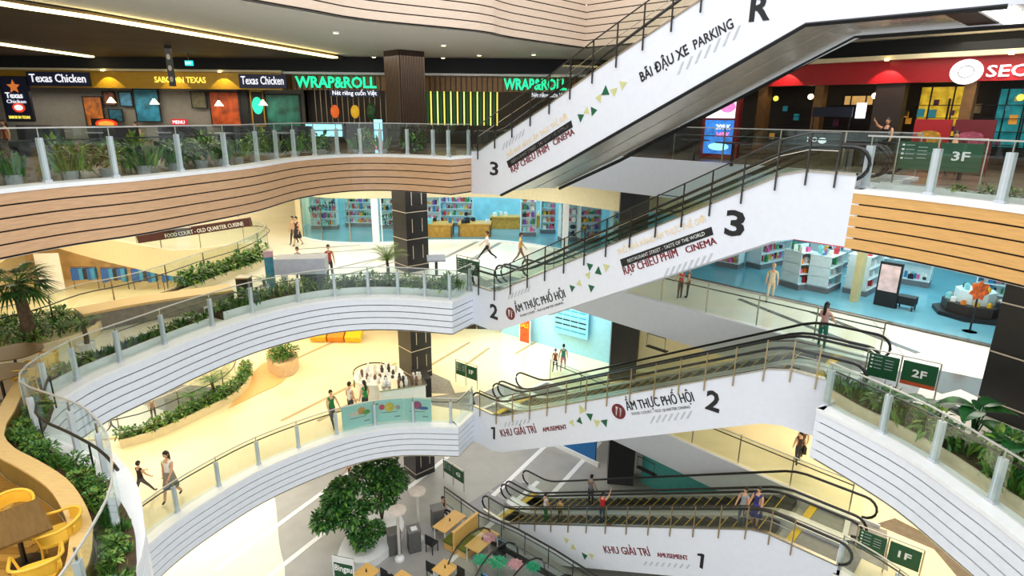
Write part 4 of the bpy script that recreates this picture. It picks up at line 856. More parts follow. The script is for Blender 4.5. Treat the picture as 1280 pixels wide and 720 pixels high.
# ================================================= FIRST FLOOR rear shops
W1a = Vector((-.6, 32.6)); W1b = Vector((5.2, 28.1)); WA = math.atan2(W1b.y - W1a.y, W1b.x - W1a.x)
wall('wall_back', tuple(W1a), tuple(W1b), 5.3, 9.3, mat('ice_blue_wall', C('a8e0f0'), .4, var=.04)); wall('wall_back', (-14, 35.5), (-.6, 35.5), 5.3, 9.3, mat('shop_greybrown', C('a89c88'), .6, var=.2, scale=.7)); wall('wall_back', (6.5, 28.5), (20, 16), 5.3, 9.3, CREAM)
t = flat('price_display', 3.1, 29.45, 6.35, WA, 2.1, 1.75, mat('display_cyan', C('8fd8ee'), .4), 'pale blue wall display with rows of dark price strips', 'display', .08)
for i in range(6):
    z_ = 1.6 - i * .27
    for k in range(4): shape(t, [(-.95 + k * .48, z_), (-.52 + k * .48, z_), (-.52 + k * .48, z_ + .07), (-.95 + k * .48, z_ + .07)], -.055, TXB if i in (3, 4) else SHB, 'price_strip')
shape(t, [(-1.0, 1.45), (-.65, 1.45), (-.65, 1.72), (-1.0, 1.72)], -.056, E_B)
t = flat('roll_up_banner', .75, 31.0, 5.32, WA, .7, 1.9, mat('banner_orange', C('e05a1c'), .5, var=.25, scale=3), 'orange roll-up banner with yellow letters beside the ice-blue wall', 'banner', .06, LEDGE); ptext(t, 'SALE', -.28, -.05, .9, .25, YEL, .55, .02)
for i in range(3):
    t = flat('shop_poster', -2.6 + i * 1.1, 33.2, 5.32, 0, .95, 2.2, [DKBR, mat('poster_slate', C('3c5868'), .5, var=.4, scale=2), BLK][i], ['dark brown', 'slate blue', 'black'][i] + ' tall shop window panel on the first floor behind the second-floor escalator start', 'poster', .06, BLK)
for i in range(3):
    x = -10.6 + i * .95; q = MB(); q.box((x, 31.2, 5.75), (.85, 1.2, .35), M=Matrix.Rotation(.45, 3, 'X')); q.box((x, 31.3, 5.45), (.6, .7, .3)); solo('play_panel', q, mat('play_%s' % 'abc'[i], C(['f0b020', 'f08c1c', 'f4c018'][i]), .4), ['leftmost', 'middle', 'rightmost'][i] + ' yellow-orange padded panel in the row at the far first-floor shop', 'panel')
q = MB(); q.box((-5.6, 33, 6.2), (2.6, .3, 1.8)); solo('shop_counter', q, BLK, 'black shop counter behind the first-floor column', 'counter')
# far left clothes shops on the first floor, seen through the second-floor well
random.seed(5)
for i in range(7):
    x = -30 + i * 2.1; y = 40.5
    t = thing('clothes_rail', (x, y, 5.3), nth(i) + ' clothes rail from the left in the far left first-floor shop', 'rail', .1, 'clothes rails in the far left shop')
    q = MB(); q.tube([(-.8, 0, 0), (-.8, 0, 1.6), (.8, 0, 1.6), (.8, 0, 0)], .03, 5); part('rail_frame', q, STEELD, t)
    for k in range(6):
        q = MB(); w_ = .2; q.prism([(-.13, -.2), (.13, -.2), (.13, .2), (-.13, .2)], .55 + .2 * random.random(), 1.5); o = part('garment', q, mat('garment_%s' % 'abcdef'[k], C(['2c5ca8', 'e8b82c', 'e0602c', '2a2a30', '3c8cc0', 'f0ead8'][(k + i) % 6 if i > 1 else [0, 0, 4, 3, 0, 4][k]]), .7), t); o.location = (-.65 + k * .26, 0, 0)
for i, (x, m_, lb) in enumerate(((-20.5, E_C, 'pale lit panel in the far left first-floor shop window'), (-18.9, E_B, 'blue poster panel in the far left first-floor shop window'), (-17.4, mat('poster_mix', C('3a78a8'), .5, var=.6, scale=2), 'blue and black poster panel at the right end of the far shop window'), (-32, LEDGE, 'white partition panel at the far left first-floor shop'))):
    flat('partition', x, 38.8 if i < 3 else 40, 5.35, .15, 1.5, 2.6, m_, lb, 'panel', .1, LEDGE)
wall('wall_back', (-36, 43), (-14, 43), 5.3, 9.3, mat('far_shop_wall', C('c8a878'), .6, var=.3, scale=.8))
# brown food-court sign over the second-floor left rear
t = thing('overhead_sign', (-13.28, 30, 12.0), 'long brown overhead sign with white food-court lettering under the timber balcony', 'sign', math.atan2(0.0, 1))
q = MB(); q.bar((-5.8, 0, -.85), (0, 0, .1), .3, .42); part('sign_board', q, mat('sign_brown', C('4a2420'), .4), t)
text('lettering', 'FOOD COURT - OLD QUARTER CUISINE', (-17.6, 29.83, 11.25), (1, 0, .17), (0, -1, 0), .2, TXW, t, 4.1, .0, .01)
for u in (-5.2, -.6): q = MB(); q.tube([(u, 0, -.5 + (u + 5.8) * .16), (u, 0, 2.55)], .02, 5); part('hanger', q, STEELD, t)

random.seed(77); q = MB()
SHELVES = [o for o in COL.objects if o.name.startswith('shelf_unit')]
for o in SHELVES:
    w_, d_ = max(v.co.x for v in o.children[0].data.vertices) * 2, max(v.co.y for v in o.children[0].data.vertices) * 2
    for ch in [c for c in o.children if c.name.startswith('shelf_board')]:
        z_ = max(v.co.z for v in ch.data.vertices)
        for sd in (-1, 1):
            u = -w_ / 2 + .12
            while u < w_ / 2 - .1:
                bw = random.uniform(.07, .14); bh = random.uniform(.1, .3)
                if random.random() < .8: x, y, z = loc(o, u, sd * d_ * .4, z_); q.box((x, y, z + bh / 2), (bw, .08, bh), rz=o.rotation_euler.z, k=random.randrange(8))
                u += bw + .03
solo('packaged_products', q, [mat('product_' + c, (1, 1, 1)) for c in 'abcdefgh'], 'rows of tiny packaged goods filling the shelves of the second-floor shops', 'products', kind='stuff')
# ================================================= PLANTS
def leafshape(mb, p, d, L, W, up=Vector((0, 0, 1)), bend=.25, k=None, n=3):
    """one pointed leaf blade of 2n quads starting at p along d"""
    p = Vector(p); d = Vector(d).normalized(); s = d.cross(up)
    if s.length < .05: s = Vector((1, 0, 0))
    s.normalize(); u = s.cross(d); vs = []
    for i in range(n + 1):
        t = i / n; w_ = W * math.sin(PI * min(.97, .12 + .86 * t)) / 2; c = p + d * (L * t) - Vector((0, 0, 1)) * (bend * L * t * t)
        vs += [c - s * w_ + u * w_ * .25, c, c + s * w_ + u * w_ * .25]
    fs = [(i * 3 + a, i * 3 + a + 1, i * 3 + a + 4, i * 3 + a + 3) for i in range(n) for a in (0, 1)]
    return mb.add(vs, fs, k)
def rdir(zmin=-1, zmax=1):
    a = random.random() * 2 * PI; z = random.uniform(zmin, zmax); r = math.sqrt(max(0, 1 - z * z)); return Vector((r * math.cos(a), r * math.sin(a), z))
def bush_mesh(n, rx, ry, rz, L, W, mats, seed=0):
    random.seed(seed); mb = MB()
    for i in range(n):
        d = rdir(-.5, 1); r = random.random() ** .4; p = (d.x * rx * r, d.y * ry * r, rz + d.z * rz * r)
        leafshape(mb, p, d + rdir() * .6, L * random.uniform(.7, 1.2), W, k=random.randrange(len(mats)), n=2)
    return mb.mesh('foliage', mats)
def tuft_mesh(n, r, h, W, mats, seed=0):
    random.seed(seed); mb = MB()
    for i in range(n):
        a = random.random() * 2 * PI; t = random.random() * .5; d = Vector((math.cos(a) * t, math.sin(a) * t, 1)); q = r * random.random()
        leafshape(mb, (math.cos(a) * q, math.sin(a) * q, 0), d, h * random.uniform(.6, 1.1), W, up=Vector((math.sin(a), -math.cos(a), .3)), bend=.2, k=random.randrange(len(mats)), n=2)
    return mb.mesh('foliage', mats)
BUSH = [bush_mesh(110, .34, .34, .26, .17, .08, [LEAF, LEAFD], 1), bush_mesh(100, .36, .32, .22, .15, .09, [LEAFD, LEAF, LEAFY], 2), bush_mesh(90, .3, .34, .3, .2, .07, [LEAFY, LEAF], 3)]
TUFT = [tuft_mesh(46, .22, .55, .05, [LEAF, LEAFD, LEAFY], 4), tuft_mesh(40, .2, .5, .06, [LEAFD, LEAF], 5)]
def plant(x, y, z, kind, label, group, sc=1.0):
    o = bpy.data.objects.new('low_shrub' if kind < 3 else 'grassy_plant', (BUSH + TUFT)[kind]); COL.objects.link(o); o.location = (x, y, z); o.rotation_euler = (0, 0, random.random() * 6); o.scale = (sc,) * 3
    return setp(o, label, 'plant', group)
def bed(path, o0, o1, z, h, label, m=LEDGE, th=.06):
    """planter along a path between two offsets: curbs and soil"""
    mid = path[len(path) // 2]; t = thing('planter', (mid[0], mid[1], z), label, 'planter')
    for a, b in ((o0, o0 + th), (o1 - th, o1)):
        q = MB(); q.strip(path, z, z + h, a, b); part('curb', q, m, t, world=True)
    q = MB(); q.strip(path, z, z + h - .06, o0 + th, o1 - th); part('soil', q, SOIL, t, world=True); return t
def fill(path, o0, o1, z, n, kinds, label, group, sc=(.8, 1.2), seed=0):
    random.seed(seed); d = arc(path)
    for i in range(n):
        u = (i + .5) / n * d[-1]; off = o0 + (o1 - o0) * (.5 if o1 - o0 < .5 else random.random()); (x, y), a = at_len(path, d, u)
        plant(x - math.sin(a) * off, y + math.cos(a) * off, z, random.choice(kinds), label, group, random.uniform(*sc))
# second floor, left: bed behind the railing near the escalator corner
pl = [p for p in L2 if p[0] > -9.6 and p[1] > 19.0]
bed(pl, .25, 1.35, Z[2] + .0, .3, 'low planter of shrubs behind the second-floor left railing beside the column')
fill(pl, .5, 1.1, Z[2] + .2, 40, [0, 1, 2, 3], 'low green shrub in the planter behind the second-floor left railing', 'shrubs behind the second-floor left railing', (.75, 1.1), 1)
pl = [p for p in L2 if p[0] < -9.6 and 13.2 < p[1] < 19.6]
bed(pl, .25, .95, Z[2], .25, 'narrow planter behind the left bend of the second-floor railing')
fill(pl, .5, .7, Z[2] + .15, 14, [1, 4], 'dark low shrub in the narrow planter at the left bend', 'shrubs at the left bend', (.6, .85), 2)
# grey bench planter with timber top
pp = smooth([(-13.6, 17.9), (-12.9, 18.7), (-12.1, 19.4), (-11.1, 20.1), (-10.1, 20.75)], .4)
t = thing('bench_planter', (-12.1, 19.4, 10.6), 'curved grey bench with honey timber top behind the second-floor railing', 'bench')
q = MB(); q.strip(pp, 10.6, 11.2, -.1, .5); part('concrete_body', q, CONC, t, world=True); q = MB(); q.strip(pp, 11.2, 11.28, -.15, .8); part('timber_top', q, mat('bench_timber', C('dcb878'), .4, var=.08, kind='grain'), t, world=True); q = MB(); q.strip(pp, 10.6, 11.2, .5, .75); part('concrete_body', q, CREAM, t, world=True)
# hedge along the second-floor well
hp = [p for p in HOLE2[2] if p[0] > -15 and p[1] < 27.8][::1]
bed(hp, -.95, -.4, Z[2], .35, 'curved hedge planter along the left rear well on the second floor', CREAM)
random.seed(9); fill(hp[8:], -.85, -.5, Z[2] + .25, 18, [0, 1], 'dense green hedge shrub beside the second-floor well', 'hedge beside the second-floor well', (.8, 1.5), 3)
def potted_palm(x, y, z, h, r, n, label, pot=None, stiff=.5, seed=1, name='potted_palm', trunk=.06, m=None, fl=.09, cat='palm'):
    random.seed(seed); t = thing(name, (x, y, z), label, cat)
    if pot: q = MB(); q.lathe([(pot * .8, 0), (pot, .3), (pot * .92, .3), (pot * .9, .26)], (0, 0, 0), 14); part('pot', q, LEDGE, t)
    q = MB(); q.tube([(0, 0, 0), (.03, .02, h * .5), (0, 0, h)], trunk * 1.3, 8, r2=trunk); part('trunk', q, BARK, t, smooth=True)
    for i in range(n):
        a = i * 2.4 + random.random() * .3; e = random.uniform(.1, 1.2) * stiff; d = Vector((math.cos(a), math.sin(a), e)).normalized(); q = MB(); L = r * random.uniform(.8, 1.1); pts = []
        for k in range(7): tt = k / 6; pts.append(Vector((0, 0, h)) + d * (L * tt) - Vector((0, 0, 1)) * (L * .45 * tt * tt))
        q.tube(pts, .012, 4, r2=.004)
        for k in range(1, 7):
            for sg in (-1, 1):
                sd = Vector((-math.sin(a), math.cos(a), 0)) * sg
                for j in (0, .5): c = pts[k - 1].lerp(pts[k], j); leafshape(q, c, d * .6 + sd - Vector((0, 0, .25)), L * .36 * (1.15 - k / 9), fl * .45, n=1)
        part('frond', q, m or (LEAF if i % 2 else LEAFD), t)
    return t
potted_palm(-5.3, 24.6, 10.6, .9, 1.3, 30, 'feathery green palm standing against the dark second-floor column', .28, 2.4, 1, m=LEAFY, fl=.14)
potted_palm(-12.5, 16.4, 10.6, .9, .75, 16, 'small dark palm behind the left bend of the second-floor railing', .25, .9, 2)
potted_palm(-9.75, 22.6, 10.6, .5, .6, 12, 'small feathery palm beside the blue totem', .2, .9, 3)
# tall fan palm at the far left
random.seed(21); t = thing('fan_palm', (-14.3, 16.6, 10.6), 'tall fan palm with rough brown trunk at the left edge', 'palm')
q = MB(); q.tube([(0, 0, 0), (.03, 0, .8), (-.03, .02, 1.6), (0, 0, 2.1)], .2, 10, r2=.12); part('trunk', q, BARK, t, smooth=True)
for i in range(22):
    a = i * 2.4; e = -.5 + 1.5 * (i / 22); d = Vector((math.cos(a), math.sin(a), e)).normalized(); q = MB(); st = Vector((0, 0, 2.05)); c = st + d * .45
    q.tube([st, c], .015, 4); s = d.cross(Vector((0, 0, 1))).normalized()
    for k in range(-6, 7): leafshape(q, c, d * math.cos(k * .22) + s * math.sin(k * .22), .72 * (1 - abs(k) * .03), .07, bend=.35, n=2)
    part('fan_leaf', q, LEAFD if i % 3 else LEAF, t)
q = MB(); q.lathe([(1.9, 0), (1.9, .35), (1.8, .35), (1.8, .25)], (-14.9, 17.3, 10.6), 24); solo('planter', q, CREAM, 'round cream planter bed around the tall fan palm', 'planter')
random.seed(22)
for i in range(26):
    a = i * 2.4; r = 1.6 * math.sqrt((i + .5) / 26); plant(-14.9 + r * math.cos(a), 17.3 + r * math.sin(a), 10.85, random.choice([0, 1, 4]), 'leafy plant in the round bed below the tall fan palm', 'plants below the fan palm', .9)
# second floor right planter
rp = [(7.9, 13.9)] + offset(RCV[2][1:], .5)
bed(rp, .12, 1.25, Z[2], .28, 'long planter of grasses behind the second-floor right railing', mat('sand_curb', C('d8c8a8'), .6))
fill(rp, .3, 1.05, Z[2] + .2, 62, [3, 4, 3, 2, 0], 'grassy green plant in the long second-floor right planter', 'plants in the second-floor right planter', (.75, 1.25), 4)
def bigleaf(x, y, z, h, n, L, W, label, seed):
    random.seed(seed); t = thing('broad_leaf_plant', (x, y, z), label, 'plant')
    for i in range(n):
        a = i * 2.4 + .4; hh = h * random.uniform(.6, 1.1); d = Vector((math.cos(a), math.sin(a), .25)); b = Vector((0, 0, 0)); m_ = Vector((math.cos(a) * .12, math.sin(a) * .12, hh))
        q = MB(); q.tube([b, m_ * .6, m_], .015, 5); leafshape(q, m_, d, L, W, bend=.35, n=6); part('large_leaf', q, LEAFD if i % 2 else mat('leaf_deep', C('1c5a28'), .3, var=.2), t)
    return t
bigleaf(9.45, 12.15, 10.8, .55, 7, .62, .42, 'glossy broad-leaf plant at the far end of the second-floor right planter', 1)
bigleaf(9.95, 11.5, 10.8, .75, 9, .7, .45, 'largest glossy broad-leaf plant, beside the grey column at right', 2)
bigleaf(10.15, 10.6, 10.8, .55, 8, .6, .4, 'glossy broad-leaf plant nearest the right picture edge', 3)
q = MB(); q.ball((8.88, 12.0, 11.05), (.1, .1, .1)); solo('spot_lamp', q, BLK, 'small black spot lamp in the second-floor right planter', 'lamp')
# third floor planters
p3 = [p for p in L3 if p[1] > 10.5][::3]
random.seed(31)
d3 = arc(p3)
for i in range(15):
    (x, y), a = at_len(p3, d3, 1.0 + i * .95); x2, y2 = x - math.sin(a) * .75, y + math.cos(a) * .75
    t = thing('potted_plant', (x2, y2, 15.9), nth(i) + ' grey pot with spreading green plant from the left behind the third-floor railing', 'plant', random.random() * 6, 'potted plants behind the third-floor left railing')
    q = MB(); q.lathe([(.14, 0), (.18, .22), (.16, .22), (.15, .19)], (0, 0, 0), 12); part('pot', q, mat('pot_grey', C('b4b6b8'), .5), t); o = bpy.data.objects.new('foliage', TUFT[i % 2] if i % 3 else BUSH[0]); COL.objects.link(o); o.parent = t; o.location = (0, 0, .18); o.scale = (1.25,) * 3
for i in range(16):
    (x, y), a = at_len(p3, d3, 1.4 + i * .88); plant(x - math.sin(a) * (1.6 + .5 * (i % 2)), y + math.cos(a) * (1.6 + .5 * (i % 2)), 15.9, i % 3, nth(i) + ' leafy plant from the left in the rear row behind the third-floor railing', 'rear row of plants on the third-floor left', 1.5)
r3 = [(7.9, 13.9)] + offset(RCV[3][1:], .5); bed(r3, .3, .7, Z[3], .15, 'low hedge bed behind the third-floor right railing'); fill(r3[3:], .5, .5, Z[3] + .05, 16, [0, 1], 'tiny hedge shrub behind the third-floor right railing', 'hedge behind the third-floor right railing', (.4, .55), 5)
# timber terrace, bottom left of the second floor
tw = smooth([(-12.5, 14.6), (-11.75, 13.3), (-11.2, 12.3), (-10.86, 11.73), (-10.6, 11.2), (-10.27, 10.73), (-9.66, 10.24), (-8.86, 9.81), (-7.95, 9.26), (-7.24, 8.66), (-6.62, 8.0), (-6.3, 7.5), (-6.05, 6.9), (-5.95, 5.8), (-5.9, 4.4)], .3)
t = thing('timber_parapet', (-8.4, 9.2, 10.6), 'curved honey timber wall enclosing the cafe terrace at lower left', 'wall')
q = MB(); q.strip(tw, 10.6, 11.1, -.2, 0); part('wall_body', q, mat('timber_body', C('8f7638'), .45, var=.12, kind='grain'), t, world=True); q = MB(); q.strip(tw, 11.1, 11.14, -.26, .04); part('wall_cap', q, mat('timber_cap', C('d8b678'), .35, var=.08, kind='grain'), t, world=True)
poly = [(-22, 4.4)] + [(-22, 14.3)] + offset(tw, -.22) 
q = MB(); q.prism(poly, 10.6, 10.625); part('terrace_base', q, TIMF, fl[2])
for i in range(34):   # floorboards, running diagonally near the camera
    y0 = 5.0 + i * .16; xr = -6.25 - max(0, (y0 - 6.9)) * 1.18
    q = MB(); q.box(((xr - 12) / 2, y0, 10.632), (abs(-12 - xr), .15, .014)); part('floorboard', q, TIMF if i % 2 else mat('terrace_timber_light', C('c69a48'), .35, var=.12, kind='grain'), fl[2])
pb = [p for p in tw if p[1] < 13.2][::-1]
lo_, hi_ = .0, .62
q = MB(); q.strip(pb[::-1], 10.6, 10.95, -.85, -.27); 
# planting between timber wall and railing
tb = [p for p in tw if p[1] < 12.6]; q = MB(); q.strip(tb, 10.6, 10.85, .05, .55); 
o = solo('planting_bed', q, SOIL, 'dark planting bed between the timber wall and the glass railing', 'planter')
random.seed(41); dt = arc(tb)
for i in range(74):
    u = (i + .5) / 74 * dt[-1]; (x, y), a = at_len(tb, dt, u); off = random.uniform(.2, .5); plant(x - math.sin(a) * off, y + math.cos(a) * off, 10.85, random.choice([3, 4, 0, 1]), 'dark green grassy plant between the timber wall and glass railing', 'plants between timber wall and railing', random.uniform(.42, .62))
bp_ = [p for p in offset(tb, .6) if p[1] > 8.9]
t = thing('curved_handrail', (*bp_[len(bp_) // 2], 10.85), 'dark curved steel handrail along the lower left planting bed', 'rail')
q = MB(); q.tube([(x, y, 11.45) for x, y in bp_], .03, 6); part('rail', q, STEELD, t, world=True)
for x, y in bp_[::6]: q = MB(); q.tube([(x, y, 10.62), (x, y, 11.45)], .018, 5); part('post', q, STEELD, t, world=True)
# first-floor planting round the well
wp1 = [p for p in HOLE2[1] if p[0] > -15.8 and p[1] < 27]
bed(wp1, -.9, -.3, Z[1], .35, 'curved planter along the first-floor well', CREAM); fill(wp1, -.75, -.45, Z[1] + .25, 22, [0, 1], 'dense dark shrub beside the first-floor well', 'shrubs beside the first-floor well', (.7, 1.1), 6)
potted_palm(-12.8, 23.4, 5.55, .9, .95, 22, 'bushy green palm in the first-floor well planter', None, 1.0, 5); potted_palm(-13.3, 22.6, 5.55, .6, .8, 18, 'lower feathery palm left of the bushy first-floor palm', None, .8, 6)
q = MB(); q.prism(smooth([(-12.0, 23.0), (-11.2, 24.6), (-10.7, 25.6), (-11.0, 27.4), (-12.4, 27.9), (-12.4, 26)], .4), 5.3, 5.33); part('timber_inlay', q, mat('inlay_timber', C('deb678'), .35, var=.06, kind='grain'), fl[1])
q = MB(); q.prism(smooth([(-11.0, 26.0), (-10.5, 26.4), (-10.6, 27.6), (-11.6, 28.4), (-12.2, 27.8), (-11.8, 26.8)], .3), 5.33, 5.95); solo('planter', q, mat('sand_planter', C('d8b890'), .6), 'sand-coloured curved planter on the first floor under the left band', 'planter')
for i, (x, y) in enumerate(((-11.0, 26.8), (-11.5, 27.3), (-11.3, 26.9), (-10.9, 27.2))): plant(x, y, 5.9, i % 3, 'round green shrub in the sand-coloured first-floor planter', 'shrubs in the sand-coloured planter', 1.3)
# ground-floor ficus trees in a white planter
q = MB(); q.prism(smooth([(-6.9, 20.0), (-5.6, 19.7), (-4.7, 21.0), (-4.6, 22.2), (-5.2, 23.0), (-6.2, 22.6), (-6.9, 21.2), (-6.9, 20.0)], .4)[:-1], 0, .35); t = solo('planter', q, LEDGE, 'white kidney-shaped planter under the ground-floor trees', 'planter')
def tree(x, y, z, blobs, label, seed, n=380, L=.21, W=.11):
    random.seed(seed); t = thing('ficus_tree', (x, y, z), label, 'tree'); q = MB()
    for bx, by, bz, r in blobs: q.tube([(0, 0, 0), (bx * .3, by * .3, bz * .5), (bx, by, bz)], .06, 7, r2=.02)
    part('trunk', q, BARK, t, smooth=True); q = MB()
    for bx, by, bz, r in blobs:
        for i in range(int(n * r * 2)):
            d = rdir(-.6, 1); s = random.random() ** .35; leafshape(q, (bx + d.x * r * s, by + d.y * r * s, bz + d.z * r * s * .8), d + rdir() * .7, L * random.uniform(.7, 1.2), W, k=random.choice([0, 0, 1]), n=2)
    part('foliage', q, [LEAFD, LEAF], t, kind='stuff'); return t
tree(-5.6, 22.4, .35, [(0, .2, 2.7, .75), (.5, -.2, 2.1, .7), (-.6, 0, 2.0, .7), (.1, -.5, 1.5, .7), (.6, .3, 1.7, .55), (-.2, .4, 3.1, .5)], 'tall dense dark green indoor tree beside the ground-floor column', 1)
tree(-6.4, 21.0, .35, [(-.7, .1, 1.7, .6), (-1.1, -.3, 1.2, .5), (-.5, .4, 2.2, .5), (0, -.2, 1.4, .6), (-.9, .6, 1.6, .5)], 'paler spreading indoor tree left of the tall dense tree', 2, L=.24, W=.12)
tree(-5.9, 20.4, .35, [(0, 0, .5, .45), (.4, .5, .6, .4), (-.3, .3, .7, .4)], 'low leafy shrub at the front of the white planter', 3, L=.16)
# ================================================= FLOOR INLAYS
inlay(2, (-11.2, 30.4), (-8.2, 31.6), .12); inlay(2, (-12.2, 28.6), (-6.0, 31.2), .12); inlay(2, (-8.5, 26), (-5.2, 30.4), .14); inlay(2, (-7.5, 25.2), (-4.6, 29.4), .14)
inlay(2, (-3.6, 28.2), (-1.9, 33.0), .22); inlay(2, (-2.3, 27.6), (-.7, 32.6), .22)
inlay(2, (8.9, 22.4), (11.0, 17.2), .22, INLD); inlay(2, (11.0, 20.9), (12.4, 17.0), .22, INLD); inlay(2, (12.7, 19.9), (11.4, 15.2), .01, INLD)
for lv, poly_, m_ in ((2, [(10.8, 15.5), (11.9, 15.9), (13.3, 14.9), (12.1, 13.7), (11.9, 14.5), (11.2, 14.2)], INLD), (2, [(8.6, 14.2), (9.9, 15.6), (10.9, 14.6), (9.6, 13.1)], mat('grey_tile', C('8f8d88'), .25, var=.1)),
        (1, [(9.6, 15.0), (10.4, 16.4), (11.6, 15.6), (10.6, 13.9)], MATS['grey_tile']), (1, [(11.4, 15.9), (12.2, 16.2), (13.6, 14.2), (13.1, 12.4), (12.4, 13.6), (12.5, 14.8)], mat('brown_tile_patch', C('6b5c4c'), .25, var=.15)),
        (1, [(-4.0, 27.0), (-2.9, 26.0), (-2.5, 24.6), (-3.9, 24.7)], MATS['grey_tile']), (1, [(-3.6, 24.3), (-1.9, 24.9), (-1.2, 23.4), (-1.7, 23.0), (-3.4, 23.5)], MATS['grey_tile']), (2, [(-2.9, 25.4), (-1.7, 25.9), (-.8, 24.2), (-1.8, 23.4)], MATS['grey_tile'])):
    q = MB(); q.prism(poly_, Z[lv], Z[lv] + .008); part('stone_inlay', q, m_, fl[lv])
for a, b in (((-7.9, 22.0), (-5.6, 26.0)), ((-9.4, 22.0), (-5.8, 28.0)), ((-12.2, 26.2), (-9.2, 32)), ((-4.2, 27.5), (-2.3, 31)), ((.2, 29.4), (1.4, 31.2)), ((-2.7, 27), (-1.2, 30.2))):
    inlay(1, a, b, .16, mat('tan_inlay', C('b8a47c'), .3))
for a, b in (((-11.6, 19.6), (-7.3, 27.9)), ((-9.6, 18.9), (-4.6, 28.2)), ((-4.2, 17.6), (1.4, 25.8)), ((-5.0, 25), (-1.2, 31.6)), ((-.8, 24.6), (3.0, 30.9)), ((1.8, 24.4), (5, 29.6))):
    q = MB(); q.bar((a[0], a[1], .008), (b[0], b[1], .008), .24, .01); part('inlay_strip', q, LEDGE, fl[0])
# ================================================= LEVEL SIGNS
def level_sign(a, b, z, s, label, strip=False, z0=None):
    a = Vector(a); b = Vector(b); d = b - a; L = d.length; t = thing('level_sign', (a.x, a.y, z), label, 'sign', math.atan2(d.y, d.x))
    for u in (0, L * .48, L): q = MB(); q.tube([(u, 0, 0), (u, 0, 1.15)], .022, 6); part('post', q, STEEL, t)
    q = MB(); q.tube([(0, 0, 1.15), (L, 0, 1.15)], .018, 6); part('top_bar', q, STEEL, t)
    for i, (u0, u1) in enumerate(((.04, L * .48 - .04), (L * .48 + .04, L - .04))):
        q = MB(); q.box(((u0 + u1) / 2, 0, .74), (u1 - u0, .03, .62)); o = part('green_board', q, GRN, t)
        if i == 0:
            for k in range(4):
                shape(t, [(u0 + .05, .96 - k * .1), (u0 + .1, .96 - k * .1), (u0 + .1, 1.0 - k * .1), (u0 + .05, 1.0 - k * .1)], -.025, TXW, 'pictogram'); shape(t, [(u0 + .13, .97 - k * .1), (u0 + .3, .97 - k * .1), (u0 + .3, .985 - k * .1), (u0 + .13, .985 - k * .1)], -.025, HAT, 'text_line')
                shape(t, [(u0 + .37, .93 - k * .08), (u0 + .55, .93 - k * .08), (u0 + .55, .945 - k * .08), (u0 + .37, .945 - k * .08)], -.025, HAT, 'text_line')
        else:
            ptext(t, s, u0 + (u1 - u0) * .3, -.02, .68, .19, TXW, (u1 - u0) * .42, .02)
            if strip: q = MB(); q.box(((u0 + u1) / 2, -.005, .48), (u1 - u0, .035, .1)); part('orange_strip', q, mat('strip_orange', C('b8502c'), .4), t)
level_sign((9.25, 14.45), (10.45, 13.45), 10.6, '2F', 'green double sign reading 2F beside the escalator landing', True); level_sign((9.85, 14.35), (11.05, 13.35), 5.3, '1F', 'green double sign reading 1F beside the escalator landing')
level_sign((9.0, 14.4), (10.2, 13.25), 15.9, '3F', 'green double sign reading 3F beside the escalator landing')
level_sign((-2.35, 24.6), (-1.35, 23.75), 10.6, '2F', 'dark green double sign at the left foot of the second-floor escalator'); level_sign((-2.6, 25.9), (-1.55, 25.1), 5.3, '1F', 'dark green double sign at the left foot of the first-floor escalator'); level_sign((-3.3, 26.0), (-2.2, 24.9), 0, 'G', 'dark green double sign at the foot of the ground-floor escalator')
# ================================================= SECOND FLOOR LEFT ITEMS
t = thing('info_totem', (-9.75, 23.3, 10.6), 'slim blue information totem with a pink cap behind the railing', 'sign', .3); q = MB(); q.box((0, 0, .65), (.34, .12, 1.3)); part('body', q, mat('totem_blue', C('3c84a0'), .4, var=.2), t); q = MB(); q.box((0, 0, 1.4), (.36, .13, .24)); part('cap', q, mat('totem_pink', C('c8a0b0'), .4), t)
t = thing('kiosk_counter', (-8.3, 22.9, 10.6), 'pale grey counter canopy on dark plinth behind the railing planter', 'counter', .15)
q = MB(); q.box((0, 0, 1.1), (1.9, .9, .62)); part('canopy', q, mat('canopy_grey', C('b4b6c0'), .4), t); q = MB(); q.box((.45, 0, .4), (.9, .6, .8)); part('plinth', q, mat('plinth_navy', C('3a4250'), .4), t); q = MB(); q.box((-.7, 0, .4), (.15, .5, .8)); part('leg', q, LEDGE, t)
t = thing('litter_bin', (-10.2, 21.9, 10.6), 'grey steel litter bin beside the curved bench', 'bin'); q = MB(); q.box((0, 0, .4), (.45, .4, .8)); part('body', q, STEELD, t); q = MB(); q.box((0, 0, .82), (.5, .45, .05)); part('lid', q, STEEL, t)
t = thing('floor_screen', (-3.35, 25.6, 10.6), 'low slanted grey information screen right of the dark column', 'screen', .2); q = MB(); q.box((0, 0, .75), (.8, .4, .08), M=Matrix.Rotation(.5, 3, 'X')); part('screen', q, mat('screen_grey', C('8c94a0'), .15), t); q = MB(); q.box((0, 0, .35), (.12, .12, .7)); part('stand', q, STEELD, t)
